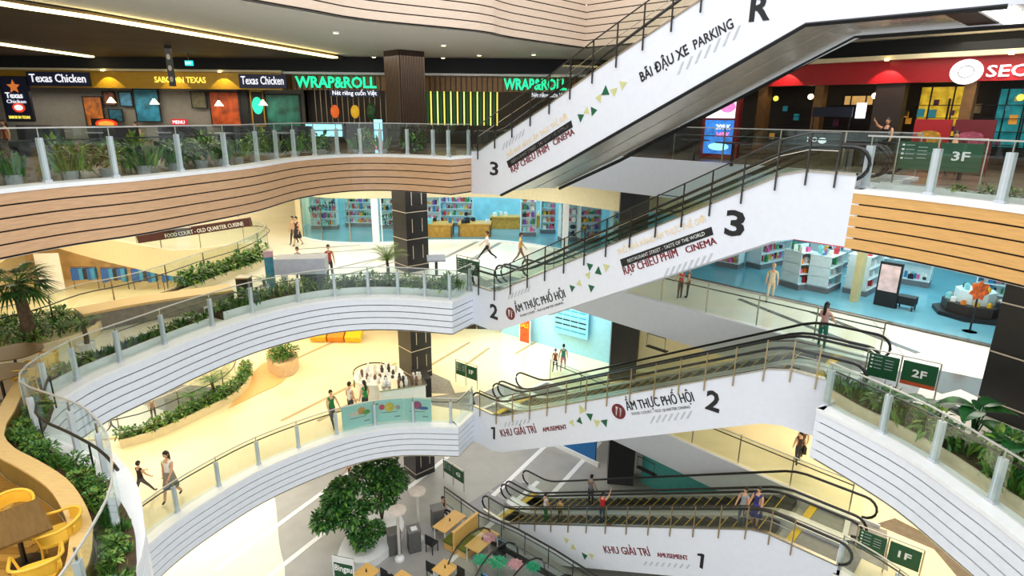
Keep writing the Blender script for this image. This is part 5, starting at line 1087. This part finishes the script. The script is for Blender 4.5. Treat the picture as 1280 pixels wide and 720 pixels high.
# round bistro tables with honey timber seats at the left edge
CHAIR = {}
def chair(x, y, z, rz, label, m=CHRY, group=None):
    if 'p' in CHAIR: return dup(CHAIR['p'], (x, y, z), rz, label)
    t = thing('armchair', (x, y, z), label, 'chair', rz)
    q = MB(); q.prism(smooth([(-.24, -.22), (.24, -.22), (.27, .1), (.18, .26), (-.18, .26), (-.27, .1), (-.24, -.22)], .1)[:-1], .42, .46); part('seat', q, m, t)
    rim = [(-.3, -.24, .66)] + [(.31 * math.cos(a), .02 + .31 * math.sin(a), .66 + .08 * max(0, math.sin(a))) for a in [PI - PI * k / 14 for k in range(15)]] + [(.3, -.24, .66)]
    q = MB(); q.tube(rim, .024, 7); part('arm_rail', q, m, t, smooth=True)
    q = MB(); br = rim[3:14]; vs = []
    for x_, y_, z_ in br: vs += [(x_ * .97, y_ * .97, z_ - .22), (x_ * .97, y_ * .97, z_ - .02), (x_ * .92, y_ * .92, z_ - .02), (x_ * .92, y_ * .92, z_ - .22)]
    q.add(vs, [(i * 4 + c, i * 4 + (c + 1) % 4, i * 4 + 4 + (c + 1) % 4, i * 4 + 4 + c) for i in range(len(br) - 1) for c in range(4)] + [(0, 1, 2, 3), tuple(4 * len(br) - 4 + c for c in (3, 2, 1, 0))]); part('backrest', q, m, t)
    for a, b in ((-.22, -.2), (.22, -.2), (-.2, .2), (.2, .2)): q = MB(); q.tube([(a * 1.15, b * 1.15, 0), (a, b, .42), (a * 1.3, b * 1.2, .66)], .018, 6); part('leg', q, m, t)
    CHAIR['p'] = t; return t
def table(x, y, z, rz, w_, d_, m, label, rnd=False, h=.74, group=None):
    t = thing('cafe_table', (x, y, z), label, 'table', rz, group); q = MB()
    if rnd: q.lathe([(w_ / 2, h - .03), (w_ / 2, h)], (0, 0, 0), 24)
    else: q.box((0, 0, h - .015), (w_, d_, .035))
    part('table_top', q, m, t); q = MB(); q.tube([(0, 0, 0), (0, 0, h - .03)], .035, 8); part('pedestal', q, STEELD, t); q = MB(); q.lathe([(.24, 0), (.24, .02), (.05, .04)], (0, 0, 0), 16); part('base', q, STEELD, t); return t
ZT = 10.64
table(-7.55, 7.75, ZT, -.75, 1.05, .75, TABW, 'square walnut cafe table on the lower left timber terrace')
chair(-7.05, 7.9, ZT, -1.0, 'yellow round-backed armchair right of the walnut table'); chair(-6.75, 7.1, ZT, -2.5, 'yellow round-backed armchair nearest the camera on the terrace'); chair(-8.1, 8.3, ZT, .5, 'yellow round-backed armchair behind the walnut table at the left edge')
chair(-9.3, 9.0, ZT, .7, 'dark-legged yellow armchair near the timber wall bend at far left')
table(-13.1, 14.6, 10.6, 0, 1.3, 1.3, TABW, 'large round walnut table under the fan palm', True); table(-12.4, 13.3, 10.6, 0, 1.2, 1.2, TABW, 'round walnut table beside the leftmost railing post', True)
chair(-12.25, 14.5, 10.6, -1.4, 'yellow armchair between the railing bend and the large round table'); chair(-12.1, 13.7, 10.6, -2.6, 'yellow armchair beside the leftmost stout railing post'); chair(-13.3, 13.6, 10.6, 2.6, 'yellow armchair at the left picture edge under the palm')
# ================================================= FIRST FLOOR ICE CREAM STALL
MINT = mat('mint_board', C('a9d8d0'), .4, var=.03)
pts = [(-6.35, 21.15), (-5.3, 21.75), (-4.2, 22.05), (-3.15, 21.95)]
pts = [(-6.62, 21.05), (-5.45, 21.75), (-4.35, 21.98), (-3.2, 21.9)]
for i, (a, b) in enumerate(zip(pts, pts[1:])):
    d = Vector((b[0] - a[0], b[1] - a[1])); L = d.length - .03; t = thing('menu_board', ((a[0] + b[0]) / 2, (a[1] + b[1]) / 2, 5.4), ['leftmost', 'middle', 'rightmost'][i] + ' mint menu board with painted desserts on the first-floor railing', 'sign', math.atan2(d.y, d.x))
    q = MB(); q.box((0, 0, .5), (L, .04, 1.0)); part('board', q, MINT, t)
    fr = [[(-.1, .62, .3, .1, 'd8c8b8'), (.12, .7, .16, .16, 'd89848'), (.3, .6, .16, .1, '5c9a3c')], [(-.3, .68, .12, .12, 'c83c5c'), (0, .66, .2, .2, 'd8c048'), (.33, .62, .09, .1, 'a89890')], [(0, .72, .18, .18, 'a84878'), (.25, .6, .2, .07, '3c5c98')]][i]
    for k, (x_, z_, rx, rz_, c) in enumerate(fr): shape(t, ell(x_, z_, rx, rz_, 12), -.035 - k * .004, mat('fruit_' + c, C(c), .5, var=.2, scale=12), 'dessert_picture')
    shape(t, [(-.35, .42), (.3, .42), (.3, .445), (-.35, .445)], -.03, GREYW, 'text_line'); shape(t, [(.2, .2), (.42, .2), (.42, .24), (.2, .24)], -.03, GREYW, 'text_line')
t = thing('dessert_stall', (-5.5, 24.0, 5.3), 'white dessert stall crowded with little figures and jars beside the column', 'stall', .35)
q = MB(); q.lathe([(1.0, 0), (1.0, .9), (1.1, .9), (1.1, .96)], (-.2, .6, 0), 20); part('round_counter', q, LEDGE, t); q = MB(); q.box((.6, -.7, .48), (1.9, .8, .96)); part('counter', q, LEDGE, t); q = MB(); q.box((.6, -.7, .98), (2.0, .9, .05)); part('counter_top', q, STEEL, t)
q = MB(); q.box((1.6, .2, .45), (.7, 1.2, .9)); part('dark_cabinet', q, BLK, t)
q = MB(); q.tube([(-.4 + .8 * math.cos(a * PI / 12), 1.7, .75 + .35 * math.sin(a * PI / 12)) for a in range(13)], .03, 6); part('arch', q, STEELD, t); q = MB(); q.tube([(-1.2, 1.7, 0), (-1.2, 1.7, .75)], .03, 6); q.tube([(.4, 1.7, 0), (.4, 1.7, .75)], .03, 6); part('arch_leg', q, STEELD, t)
random.seed(51); wh = [LEDGE, mat('figure_cream', C('f0e4d0'), .5), mat('figure_brown', C('7a5c48'), .5), mat('figure_dark', C('3a3430'), .5), LEDGE]
for i in range(46):
    if i < 26: a = i * 2.4; r = .9 * math.sqrt(i / 26); lx, ly, zz = -.2 + r * math.cos(a), .6 + r * math.sin(a), .96
    else: lx, ly, zz = random.uniform(-.25, 1.45), random.uniform(-1.0, -.4), 1.005
    h = random.uniform(.12, .4); q = MB(); q.lathe([(.06, 0), (.08, h * .5), (.04, h * .75), (.06, h * .85), (.02, h)], (0, 0, 0), 7); me = q.mesh('stall_figurine', wh[i % 5]); o = bpy.data.objects.new('stall_figurine', me); COL.objects.link(o); x, y, z = loc(t, lx, ly, zz); o.location = (x, y, z); setp(o, 'small white or brown figurine or jar on the dessert stall', 'figurine', 'figurines on the dessert stall')
# ================================================= GROUND FLOOR
def lamp(x, y, h, label):
    t = thing('street_lamp', (x, y, 0), label, 'lamp'); q = MB(); q.lathe([(.2, 0), (.2, .1), (.09, .2)], (0, 0, 0), 14); part('base', q, LEDGE, t); q = MB(); q.tube([(0, 0, .15), (0, 0, h)], .06, 8); part('pole', q, mat('lamp_stone', C('c8c4bc'), .5), t)
    q = MB(); q.lathe([(.3, h), (.36, h + .05), (.36, h + .12), (.1, h + .16)], (0, 0, 0), 18); part('disc_head', q, mat('lamp_disc', C('d8ccc0'), .5), t)
lamp(-4.45, 20.3, 2.25, 'white disc-topped lamp post in front of the ground-floor tree'); lamp(-3.85, 21.5, 2.3, 'white disc-topped lamp post beside the dark ground-floor column')
for x, y, lb in ((-3.95, 20.9, 'grey kiosk bin with a white notice between the lamp posts'), (-3.15, 22.3, 'grey kiosk bin at the foot of the dark column'), (-4.75, 20.75, 'small grey box beside the left lamp post')):
    t = thing('litter_bin', (x, y, 0), lb, 'bin', .4); q = MB(); q.box((0, 0, .5), (.5, .45, 1.0)); part('body', q, mat('bin_grey', C('5a5a58'), .5, var=.1), t); q = MB(); q.box((0, 0, 1.03), (.56, .5, .06)); part('lid', q, mat('bin_lid', C('7c7a76'), .5), t)
    if 'notice' in lb: q = MB(); q.box((0, -.05, 1.07), (.25, .25, .02)); part('notice', q, LEDGE, t)
HT = mat('table_maple', C('e8b868'), .4, var=.06, kind='grain'); OLV = mat('bench_olive', C('66701c'), .7, var=.1)
ga = .95
for x, y, w_, d_, lb in ((-2.55, 21.75, .7, 1.4, 'long maple cafe table left of the olive benches'), (-1.1, 20.6, .7, 1.4, 'long maple cafe table right of the olive benches'), (-2.45, 19.0, .72, .72, 'square maple table in the ground-floor cafe centre'), (-4.0, 18.4, .72, .72, 'square maple table at the bottom edge between two dark chairs'), (-5.4, 18.75, .72, .72, 'square maple table in front of the white planter')):
    t = thing('cafe_table', (x, y, 0), lb, 'table', -.62); q = MB(); q.box((0, 0, .74), (w_, d_, .04)); part('table_top', q, HT, t)
    for a in (-1, 1):
        for b in (-1, 1): q = MB(); q.box((a * (w_ / 2 - .06), b * (d_ / 2 - .06), .36), (.04, .04, .72)); part('leg', q, LEDGE, t)
    q = MB(); q.lathe([(.03, .76), (.02, .9)], (0, 0, 0), 8); part('table_marker', q, BLK, t)
for u, lb in ((-.36, 'olive bench seat facing the left maple table'), (.36, 'olive bench seat facing the right maple table')):
    x, y = -1.83 + u * .82, 21.2 - u * .55; t = thing('bench', (x, y, 0), lb, 'bench', -.62); q = MB(); q.box((0, 0, .42), (.5, 1.5, .1)); part('seat', q, OLV, t); q = MB(); q.box((0, 0, .2), (.46, 1.4, .36)); part('base', q, HT, t)
t = thing('bench_screen', (-1.83, 21.2, 0), 'maple divider board between the two olive benches', 'screen', -.62); q = MB(); q.box((0, 0, .55), (.08, 1.55, 1.1)); part('board', q, HT, t); q = MB(); q.box((0, 0, 1.12), (.14, 1.6, .04)); part('cap', q, HT, t)
for i, (x, y, r, lb) in enumerate(((-2.95, 19.3, .95, 'dark chair left of the square centre table'), (-1.95, 18.75, -2.2, 'dark chair right of the square centre table'), (-4.5, 18.75, .95, 'dark chair left of the bottom edge table'), (-3.5, 18.1, -2.2, 'dark chair right of the bottom edge table'), (-4.85, 18.6, -2.2, 'dark chair right of the planter-side table'), (-3.2, 20.8, 1.0, 'dark chair at the near end of the left maple table'), (-.4, 20.2, -2.2, 'dark chair beside the right maple table'))):
    t = thing('side_chair', (x, y, 0), lb, 'chair', r + PI / 2); q = MB(); q.box((0, 0, .44), (.4, .4, .04)); part('seat', q, BLK, t); q = MB(); q.box((0, .19, .68), (.38, .03, .4)); part('backrest', q, BLK, t)
    for a in (-.17, .17):
        for b in (-.17, .17): q = MB(); q.box((a, b, .21), (.03, .03, .42)); part('leg', q, BLK, t)
t = flat('dessert_sign', -6.25, 18.8, 0, -.25, .85, 1.35, GRN, 'green and white dessert shop sign at the bottom beside the planter', 'sign', .08, LEDGE); shape(t, [(-.42, 1.12), (.42, 1.12), (.42, 1.33), (-.42, 1.33)], -.06, LEDGE, 'white_band'); ptext(t, 'Bingsu', -.36, -.06, .78, .26, TXW, .74, .02)
# dark railing and arched glass canopy with green flower decor
ra = [(-3.0, 23.75), (-1.3, 22.0), (.35, 20.9), (1.75, 19.75), (3.4, 18.2), (5.0, 16.6)]
t = thing('dark_railing', (.35, 20.9, 0), 'dark steel railing running from the column towards the bottom centre', 'railing')
for z_, r_ in ((1.05, .04), (.85, .02), (.2, .02)): q = MB(); q.tube([(x, y, z_) for x, y in ra], r_, 6); part('rail', q, STEELD, t, world=True)
for i in range(9): (x, y), a = at_len(ra, arc(ra), i * 1.2); q = MB(); q.tube([(x, y, 0), (x, y, 1.05)], .02, 5); part('post', q, STEELD, t, world=True)
q = MB(); q.strip(ra, .2, .85, -.01, .01); part('glass_pane', q, GLB, t, world=True)
t = thing('glass_canopy', (.6, 18.6, 0), 'low arched glass canopy with dark ribs over green flower decor', 'canopy')
cdv = (Vector((3.4, 18.2)) - Vector((-1.3, 22.0))).normalized(); cn = Vector((cdv.y, -cdv.x))
if cn.y > 0: cn = -cn
def cp(u, v, z): p = Vector((-1.0, 21.5)) + cdv * u + cn * v; return (p.x, p.y, z)
for i in range(5):
    u = .4 + i * 1.35; q = MB(); q.tube([cp(u, 1.4 - 1.4 * math.cos(PI * k / 10), .25 + 1.15 * math.sin(PI * k / 10)) for k in range(11)], .035, 6); part('rib', q, STEELD, t, world=True)
    if i < 4:
        q = MB(); vs = []
        for k in range(11):
            for uu in (u + .03, u + 1.32): vs.append(cp(uu, 1.4 - 1.4 * math.cos(PI * k / 10), .24 + 1.13 * math.sin(PI * k / 10)))
        q.add(vs, [(2 * k, 2 * k + 1, 2 * k + 3, 2 * k + 2) for k in range(10)]); part('glass_pane', q, GLS, t, world=True)
for v in (0, 2.8): q = MB(); q.bar(cp(.3, v, .12), cp(5.9, v, .12), .08, .24); part('kerb', q, STEELD, t, world=True)
random.seed(61); FG = mat('decor_green', C('12a070'), .5, var=.2); FP = mat('decor_pink', C('d89aa0'), .5, var=.2)
for i in range(9):
    u = .6 + i * .6; v = .5 + (i * .77 % 1) * 1.5; p = cp(u, v, .0); q = MB(); r_ = random.uniform(.3, .45)
    for k in range(9): a = k * 2 * PI / 9; leafshape(q, (0, 0, .75), (math.cos(a), math.sin(a), .25), r_, r_ * .6, n=3)
    q.tube([(0, 0, 0), (0, 0, .75)], .02, 5); q.ball((0, 0, .78), .06)
    solo('flower_decor', q, FG if i % 3 else FP, 'large paper flower decoration under the arched glass canopy', 'flower', p, 'paper flowers under the glass canopy')
t = flat('blue_screen', -.7, 18.35, .1, -.6, .7, .8, mat('screen_blue', C('3c94e0'), .3, emit=.5), 'small bright blue screen at the bottom beside the arched canopy', 'screen', .08, BLK)
t = thing('blue_hoarding', (2.9, 28.85, 0), 'tall blue hoarding with a patterned pillar on the ground floor', 'hoarding', -.75)
q = MB(); q.box((.9, 0, 1.9), (2.4, .1, 3.8)); part('blue_panel', q, mat('hoarding_blue', C('1468a8'), .4), t); q = MB(); q.box((-1.6, .1, 1.9), (2.2, .1, 3.8)); part('blue_panel', q, mat('hoarding_teal', C('1c6c98'), .4), t); q = MB(); q.box((-.55, -.05, 1.9), (.4, .12, 3.8)); part('pattern_panel', q, mat('pattern_tan', C('b89a78'), .5, var=.5, scale=14), t)
q = MB(); q.box((0, -.12, .12), (4.8, .1, .24)); part('skirting', q, LEDGE, t)
q = MB(); q.box((8.2, 24.3, 1.6), (4.6, .1, 3.2), rz=-.75); solo('teal_glass_shopfront', q, mat('teal_glass', C('4fa8a0'), .15), 'teal glass shopfront behind the ground-floor service pillar', 'window')
for x, y, lb in ((-20.6, 35.5, 'dark slatted kiosk seen on the ground floor through the well'), (-19.6, 33.0, 'grey tent-shaped kiosk on the ground floor through the well')):
    t = thing('ground_kiosk', (x, y, 0), lb, 'kiosk', .5); q = MB(); q.box((0, 0, .6), (2.4, 1.4, 1.2)); part('body', q, GREYW, t); q = MB(); q.add([(-1.3, -.8, 1.2), (1.3, -.8, 1.2), (1.3, .8, 1.2), (-1.3, .8, 1.2), (-1.3, 0, 1.9), (1.3, 0, 1.9)], [(0, 1, 5, 4), (3, 4, 5, 2), (0, 4, 3), (1, 2, 5), (0, 3, 2, 1)]); part('roof', q, CONC, t)
# small steel frames above the service pillars, seen behind the escalators
for z_, lb in ((14.75, 'small black steel frame standing on the second-floor pillar ledge'), (9.45, 'small black steel frame on the ledge below the third escalator'), (4.1, 'small black steel frame on the ledge above the ground-floor pillar')):
    t = thing('steel_frame', (5.5, 21.35 - .05, z_ - .55), lb, 'frame', math.atan2(bd.y, bd.x)); q = MB(); q.tube([(-.4, 0, 0), (-.4, 0, .55), (.4, 0, .55), (.4, 0, 0)], .02, 5, closed=True); part('frame_bar', q, BLK, t)
    q = MB(); q.box((0, .1, .0), (.9, .2, .03)); part('bracket', q, BLK, t)
# ================================================= PEOPLE
SKIN = mat('skin', C('d8a684'), .5, var=.04); HAIR = mat('hair_black', C('17120f'), .5, var=.2); SHOE = mat('shoe_dark', C('2a2624'), .5)
def person(x, y, z, rz, label, top, bottom, h=1.62, hair='short', skirt=False, stride=.0, arm=(0, 0), sleeves=False, sit=False, bag=None, shoe=None, hairm=None, lean=0):
    """continuous skinned figure: +Y local is the facing direction"""
    k = h / 1.7; tm = mat('cloth_' + top, C(top), .75, var=.08, scale=14); bm_ = mat('cloth_' + bottom, C(bottom), .75, var=.08, scale=14); sh = shoe or SHOE
    V = []; R = []; E = []; T = []
    def j(p, r, tag, par=None):
        V.append(Vector(p)); R.append(r); T.append(tag)
        if par is not None: E.append((par, len(V) - 1))
        return len(V) - 1
    hz = .92 if not sit else .5; ln = lean
    pel = j((0, 0, hz), (.15, .11), 'b'); wst = j((0, ln * .1, hz + .16), (.125, .09), 't', pel); ch = j((0, ln * .25, hz + .38), (.155, .105), 't', wst); nk = j((0, ln * .35, hz + .52), (.06, .06), 's', ch)
    j((0, ln * .4, hz + .59), (.05, .05), 's', nk)
    hands = []; feet = []
    for s, sw in ((-1, arm[0]), (1, arm[1])):
        sho = j((s * .17, ln * .3, hz + .46), (.055, .055), 't', ch); a = sw
        el = V[sho] + Vector((s * .05, math.sin(a) * .27, -math.cos(a) * .27)); e = j(el, (.042, .042), 't' if sleeves else 's', sho)
        b = a + .35; wr = el + Vector((s * .01, math.sin(b) * .24, -math.cos(b) * .24)); q = j(wr, (.028, .028), 's', e); hd = wr + (wr - el).normalized() * .07; hd_i = j(hd, (.032, .02), 's', q); hands.append((hd, (wr - el).normalized(), s))
        st = stride * s
        hp = j((s * .09, 0, hz - .06), (.085, .09), 'b', pel)
        if sit: kn = Vector((s * .11, .42, .5)); an = Vector((s * .11, .4, .09))
        else: kn = Vector((s * .1, math.sin(st) * .42 + .03, hz - .06 - math.cos(st) * .4)); lb_ = st - (.35 if st < 0 else .0); an = kn + Vector((0, math.sin(lb_) * .4, -math.cos(lb_) * .4))
        an.z = max(an.z, .07)
        kk = j(kn, (.058, .058), 'k' if skirt else 'b', hp); aa = j(an, (.038, .038), 'k' if skirt else 'b', kk); ft = j(an + Vector((0, .13, -.035)), (.035, .03), 'f', aa); feet.append(an)
    me = bpy.data.meshes.new('body'); me.from_pydata([tuple(v * k) for v in V], E, []); o = bpy.data.objects.new('body', me); COL.objects.link(o)
    sk = o.modifiers.new('s', 'SKIN'); sk.use_smooth_shade = True; o.modifiers.new('d', 'SUBSURF').levels = 1
    for i, sv in enumerate(me.skin_vertices[0].data): sv.radius = (R[i][0] * k, R[i][1] * k); sv.use_root = (i == 0)
    bpy.context.view_layer.update(); m2 = bpy.data.meshes.new_from_object(o.evaluated_get(bpy.context.evaluated_depsgraph_get())); bpy.data.objects.remove(o)
    segs = [(V[a] * k, V[b] * k, T[b]) for a, b in E]
    mats = [SKIN, tm, bm_, sh]; idx = {'s': 0, 'k': 0, 't': 1, 'b': 2, 'f': 3}
    mb = MB(); mb.v = [tuple(v.co) for v in m2.vertices]; mb.f = [tuple(p.vertices) for p in m2.polygons]
    for p in m2.polygons:
        c = p.center; best = (9, 's')
        for a, b, tg in segs:
            d = b - a; t_ = max(0, min(1, (c - a).dot(d) / max(d.length_squared, 1e-9))); e = (c - a - d * t_).length
            if e < best[0]: best = (e, tg)
        mb.m.append(idx[best[1]])
    zc = (hz + .71) * k; hc = Vector((0, ln * .45 * k + .01, zc))
    mb.ball(hc, (.075 * k, .092 * k, .115 * k), 12, 9, 0); mb.ball(hc + Vector((0, .095 * k, -.01 * k)), (.014 * k, .02 * k, .022 * k), 6, 4, 0)
    for s in (-1, 1): mb.ball(hc + Vector((s * .077 * k, 0, 0)), (.01, .018, .028), 6, 4, 0)
    for hd, d, s in hands:
        d = d.normalized(); side = Vector((0, 1, 0)) if abs(d.y) < .8 else Vector((0, 0, 1)); side = (side - d * side.dot(d)).normalized(); inn = Vector((-s, 0, 0))
        for f in range(4):
            b = hd + side * (f - 1.5) * .018 + d * .02; L = (.06, .075, .07, .055)[f]; mb.tube([b * k, (b + d * L * .55) * k, (b + d * L + inn * .02) * k], .009 * k, 5, 0, r2=.006 * k)
        b = hd + side * .03; mb.tube([b * k, (b + side * .03 + d * .02) * k, (b + side * .04 + d * .05 + inn * .01) * k], .01 * k, 5, 0, r2=.007 * k)
    t = thing('person', (x, y, z), label, 'person', rz); part('body', mb, mats, t, smooth=True)
    q = MB()
    for s in (-1, 1): q.ball(hc + Vector((s * .03 * k, .083 * k, .01 * k)), (.011, .008, .008), 6, 4)
    part('eyes', q, HAIR, t); q = MB(); q.ball(hc + Vector((0, .084 * k, -.055 * k)), (.022, .008, .007), 6, 4); part('mouth', q, mat('lips', C('a8544c'), .5), t)
    q = MB(); n = 12; vs = []; prof = [(0, 1.0), (.55, .86), (.9, .5), (1.0, .1), (.97, -.25), (.8, -.55)]
    for r_, z_ in prof:
        for i in range(n):
            a = 2 * PI * i / n; fr = max(0, math.sin(a)); zz = z_ if z_ > .3 else z_ + fr * (.45 - z_) * .9
            vs.append(hc + Vector((math.cos(a) * .084 * k * r_, (math.sin(a) * .1 - .006) * k * r_, zz * .128 * k)))
    q.add(vs, [(i * n + a, i * n + (a + 1) % n, (i + 1) * n + (a + 1) % n, (i + 1) * n + a) for i in range(len(prof) - 1) for a in range(n)])
    if hair == 'long': q.tube([hc + Vector((0, -.05 * k, .02 * k)), hc + Vector((0, -.09 * k, -.12 * k)), hc + Vector((0, -.12 * k, -.34 * k))], .075 * k, 8, r2=.045 * k)
    part('hair', q, hairm or HAIR, t, smooth=True)
    if skirt: q = MB(); q.lathe([(.14 * k, (hz + .1) * k), (.17 * k, (hz - .05) * k), (.24 * k, (hz - .42) * k), (.23 * k, (hz - .42) * k)], (0, 0, 0), 14); part('skirt', q, bm_, t, smooth=True)
    if bag: q = MB(); q.box((.22 * k, 0, .8 * k), (.1, .25, .28)); part('bag', q, bag, t)
    return t
person(-7.12, 21.5, 5.3, -2.4, 'person in green shirt and dark trousers walking beside the mint menu boards', '1c7a3c', '4a4a50', 1.62, stride=.35, arm=(.5, .3))
person(-6.6, 22.3, 5.3, -.6, 'person with white shirt and face turned behind the leftmost menu board', 'ece6e0', '3a3a40', 1.6)
person(-6.05, 22.55, 5.3, .9, 'long-haired person in green behind the leftmost menu board', '1f8a48', '3a3a40', 1.55, 'long')
person(-10.95, 16.75, 5.3, 3.0, 'person with long black hair, white blouse and grey skirt on the first floor', 'efece4', '8a8478', 1.75, 'long', skirt=True, stride=.25, arm=(.5, -.2))
person(-12.0, 16.9, 5.24, -.4, 'person in black and red shirt running with grey shorts at lower left', '2a1618', '4c4a50', 1.35, stride=.5, arm=(.7, .4))
person(-1.21, 28.0, 10.6, 1.6, 'person in pale shirt and black trousers striding past the rear shop', 'e8dcd8', '1a1a20', 1.5, stride=.6, arm=(-.4, .5), sleeves=True)
person(.38, 27.4, 10.6, -1.6, 'person in a yellow shirt walking in front of the rear shop', 'e8c818', '88684c', 1.55, stride=.4, arm=(.3, -.3))
person(-11.4, 31.2, 10.6, 2.6, 'person in a sleeveless black dress beside the curved shop corner', '2a2428', '2a2428', 1.55, skirt=True, stride=.2)
person(-11.75, 31.6, 10.6, 2.8, 'person in beige behind the one in the black dress', 'c8a88c', '3a3438', 1.5, stride=.2)
person(-8.95, 24.3, 10.6, 2.9, 'person with black hair seen over the pale grey counter, left one', '3a3a48', '3a3a40', 1.45); person(-7.75, 24.6, 10.6, -2.6, 'person in red top seen over the pale grey counter, right one', 'b84838', '3a3a40', 1.5)
person(2.15, 27.1, 5.3, -.3, 'child with grey cap and dark red clothes beside an adult in teal', '7a4a44', '5a3a34', 1.22, stride=.25, hairm=mat('cap_slate', C('4a6a78'), .6))
person(2.55, 27.2, 5.3, -.2, 'person in teal shirt and pink shorts walking with a child', '2a8a88', 'c88a90', 1.42, stride=.3)
person(9.95, 22.1, 10.6, 2.7, 'person in a beige outfit and headscarf walking past the pharmacy', 'd8c8a8', 'd0c0a0', 1.5, stride=.35, sleeves=True, hairm=mat('scarf_khaki', C('c0ac84'), .7))
person(9.45, 17.1, 10.63, -1.0, 'long-haired person in pink top and teal shorts on the escalator landing', 'd8a8a4', '1f8078', 1.5, 'long', arm=(.6, .5))
person(10.45, 19.2, 5.3, -.2, 'person in dark clothes with a backpack near the first-floor edge', '3c302c', '30343c', 1.35, stride=.3, bag=BLK); person(10.7, 19.5, 5.3, -.2, 'person with brown hair close behind the one in dark clothes', '54443c', '3a3a40', 1.4, stride=.2)
person(6.55, 22.35, 10.6, .4, 'person in red beside the second-floor rear railing', 'b8282c', '3a3034', 1.25, arm=(.4, .3)); person(6.9, 22.5, 10.6, 1.2, 'person in dark green beside the one in red', '2c4a40', '20242c', 1.25)
person(-7.75, 25.3, 0, 2.6, 'person in black top and blue jeans standing on the grey ground floor', '1c1a1e', '4a7896', 1.25, arm=(.7, .7), stride=.15)
person(-3.0, 23.0, 0, -2.2, 'person in black seated behind the left maple table', '201c22', '2a2a30', 1.4, sit=True)
SD_ = lambda s, n, dz=0: (*sn(s, n, PD1, (PD2 - PD1).normalized()), zline(0, s) + dz)
for s, n, r, lb, a in ((3.0, .8, -1.2, 'person in white shirt on the lowest escalator near its foot', ('e8e4e8', '2c8a48', 1.4)), (4.0, 2.35, -.8, 'person in grey shirt standing on the rear lane of the lowest escalator', ('8e8c94', '3a2c2c', 1.45)), (3.75, .8, 2.4, 'child in yellow on the front lane of the lowest escalator', ('c8a83c', '4a4034', 1.1)),
        (5.9, .85, -.8, 'person in red with one arm raised on the lowest escalator', ('d0202c', '2a4a6a', 1.35)), (10.9, 1.5, 2.2, 'person in pale grey shirt near the top of the lowest escalator', ('9ca4ac', '5c6c80', 1.4)), (11.5, 1.5, 2.2, 'person in a patterned navy dress near the top of the lowest escalator', ('34387a', '3c4088', 1.4))):
    n = .8 if n in (.8, .85) else 2.35 if n == 2.35 else .8
    i_s = round((s - (SA - .4)) / .4) * .4 + (SA - .4)
    person(*SD_(i_s, n, .01), r, lb, *a, skirt='dress' in lb, arm=(.2, 2.4) if 'raised' in lb else (.2, .2))
person(-22.3, 29.9, 0, -1.0, 'child in teal running on the ground floor beyond the well', '2c6a88', '3a4a5a', 1.2, stride=.5, arm=(.6, -.5)); person(-20.9, 31.5, 0, .5, 'person in brown on the ground floor beyond the well', '8a6a58', '5a4438', 1.5)
person(8.0, 24.0, 15.9, 2.4, 'person in black standing left of the tall digital screen', '1c1a1c', '24222a', 1.5)
person(*sp(10.4, -.9), 15.9, 2.2, 'person with arm raised in black beside the red promotion board', '18161a', '20202a', 1.55, arm=(.3, 1.9)); person(*sp(12.5, -2.0), 15.9, 2.6, 'person in black sitting before the dark drinks board', '1a1a1e', '22242c', 1.6, sit=True)
person(-19.2, 23.3, 15.9, 2.8, 'person in orange top seated behind the third-floor left railing', 'c8583c', '3a3a40', 1.5, 'long', sit=True); person(-14.9, 24.4, 15.9, 2.8, 'person in grey seated near the middle of the third-floor tables', '5a5258', '3a3a40', 1.45, sit=True)
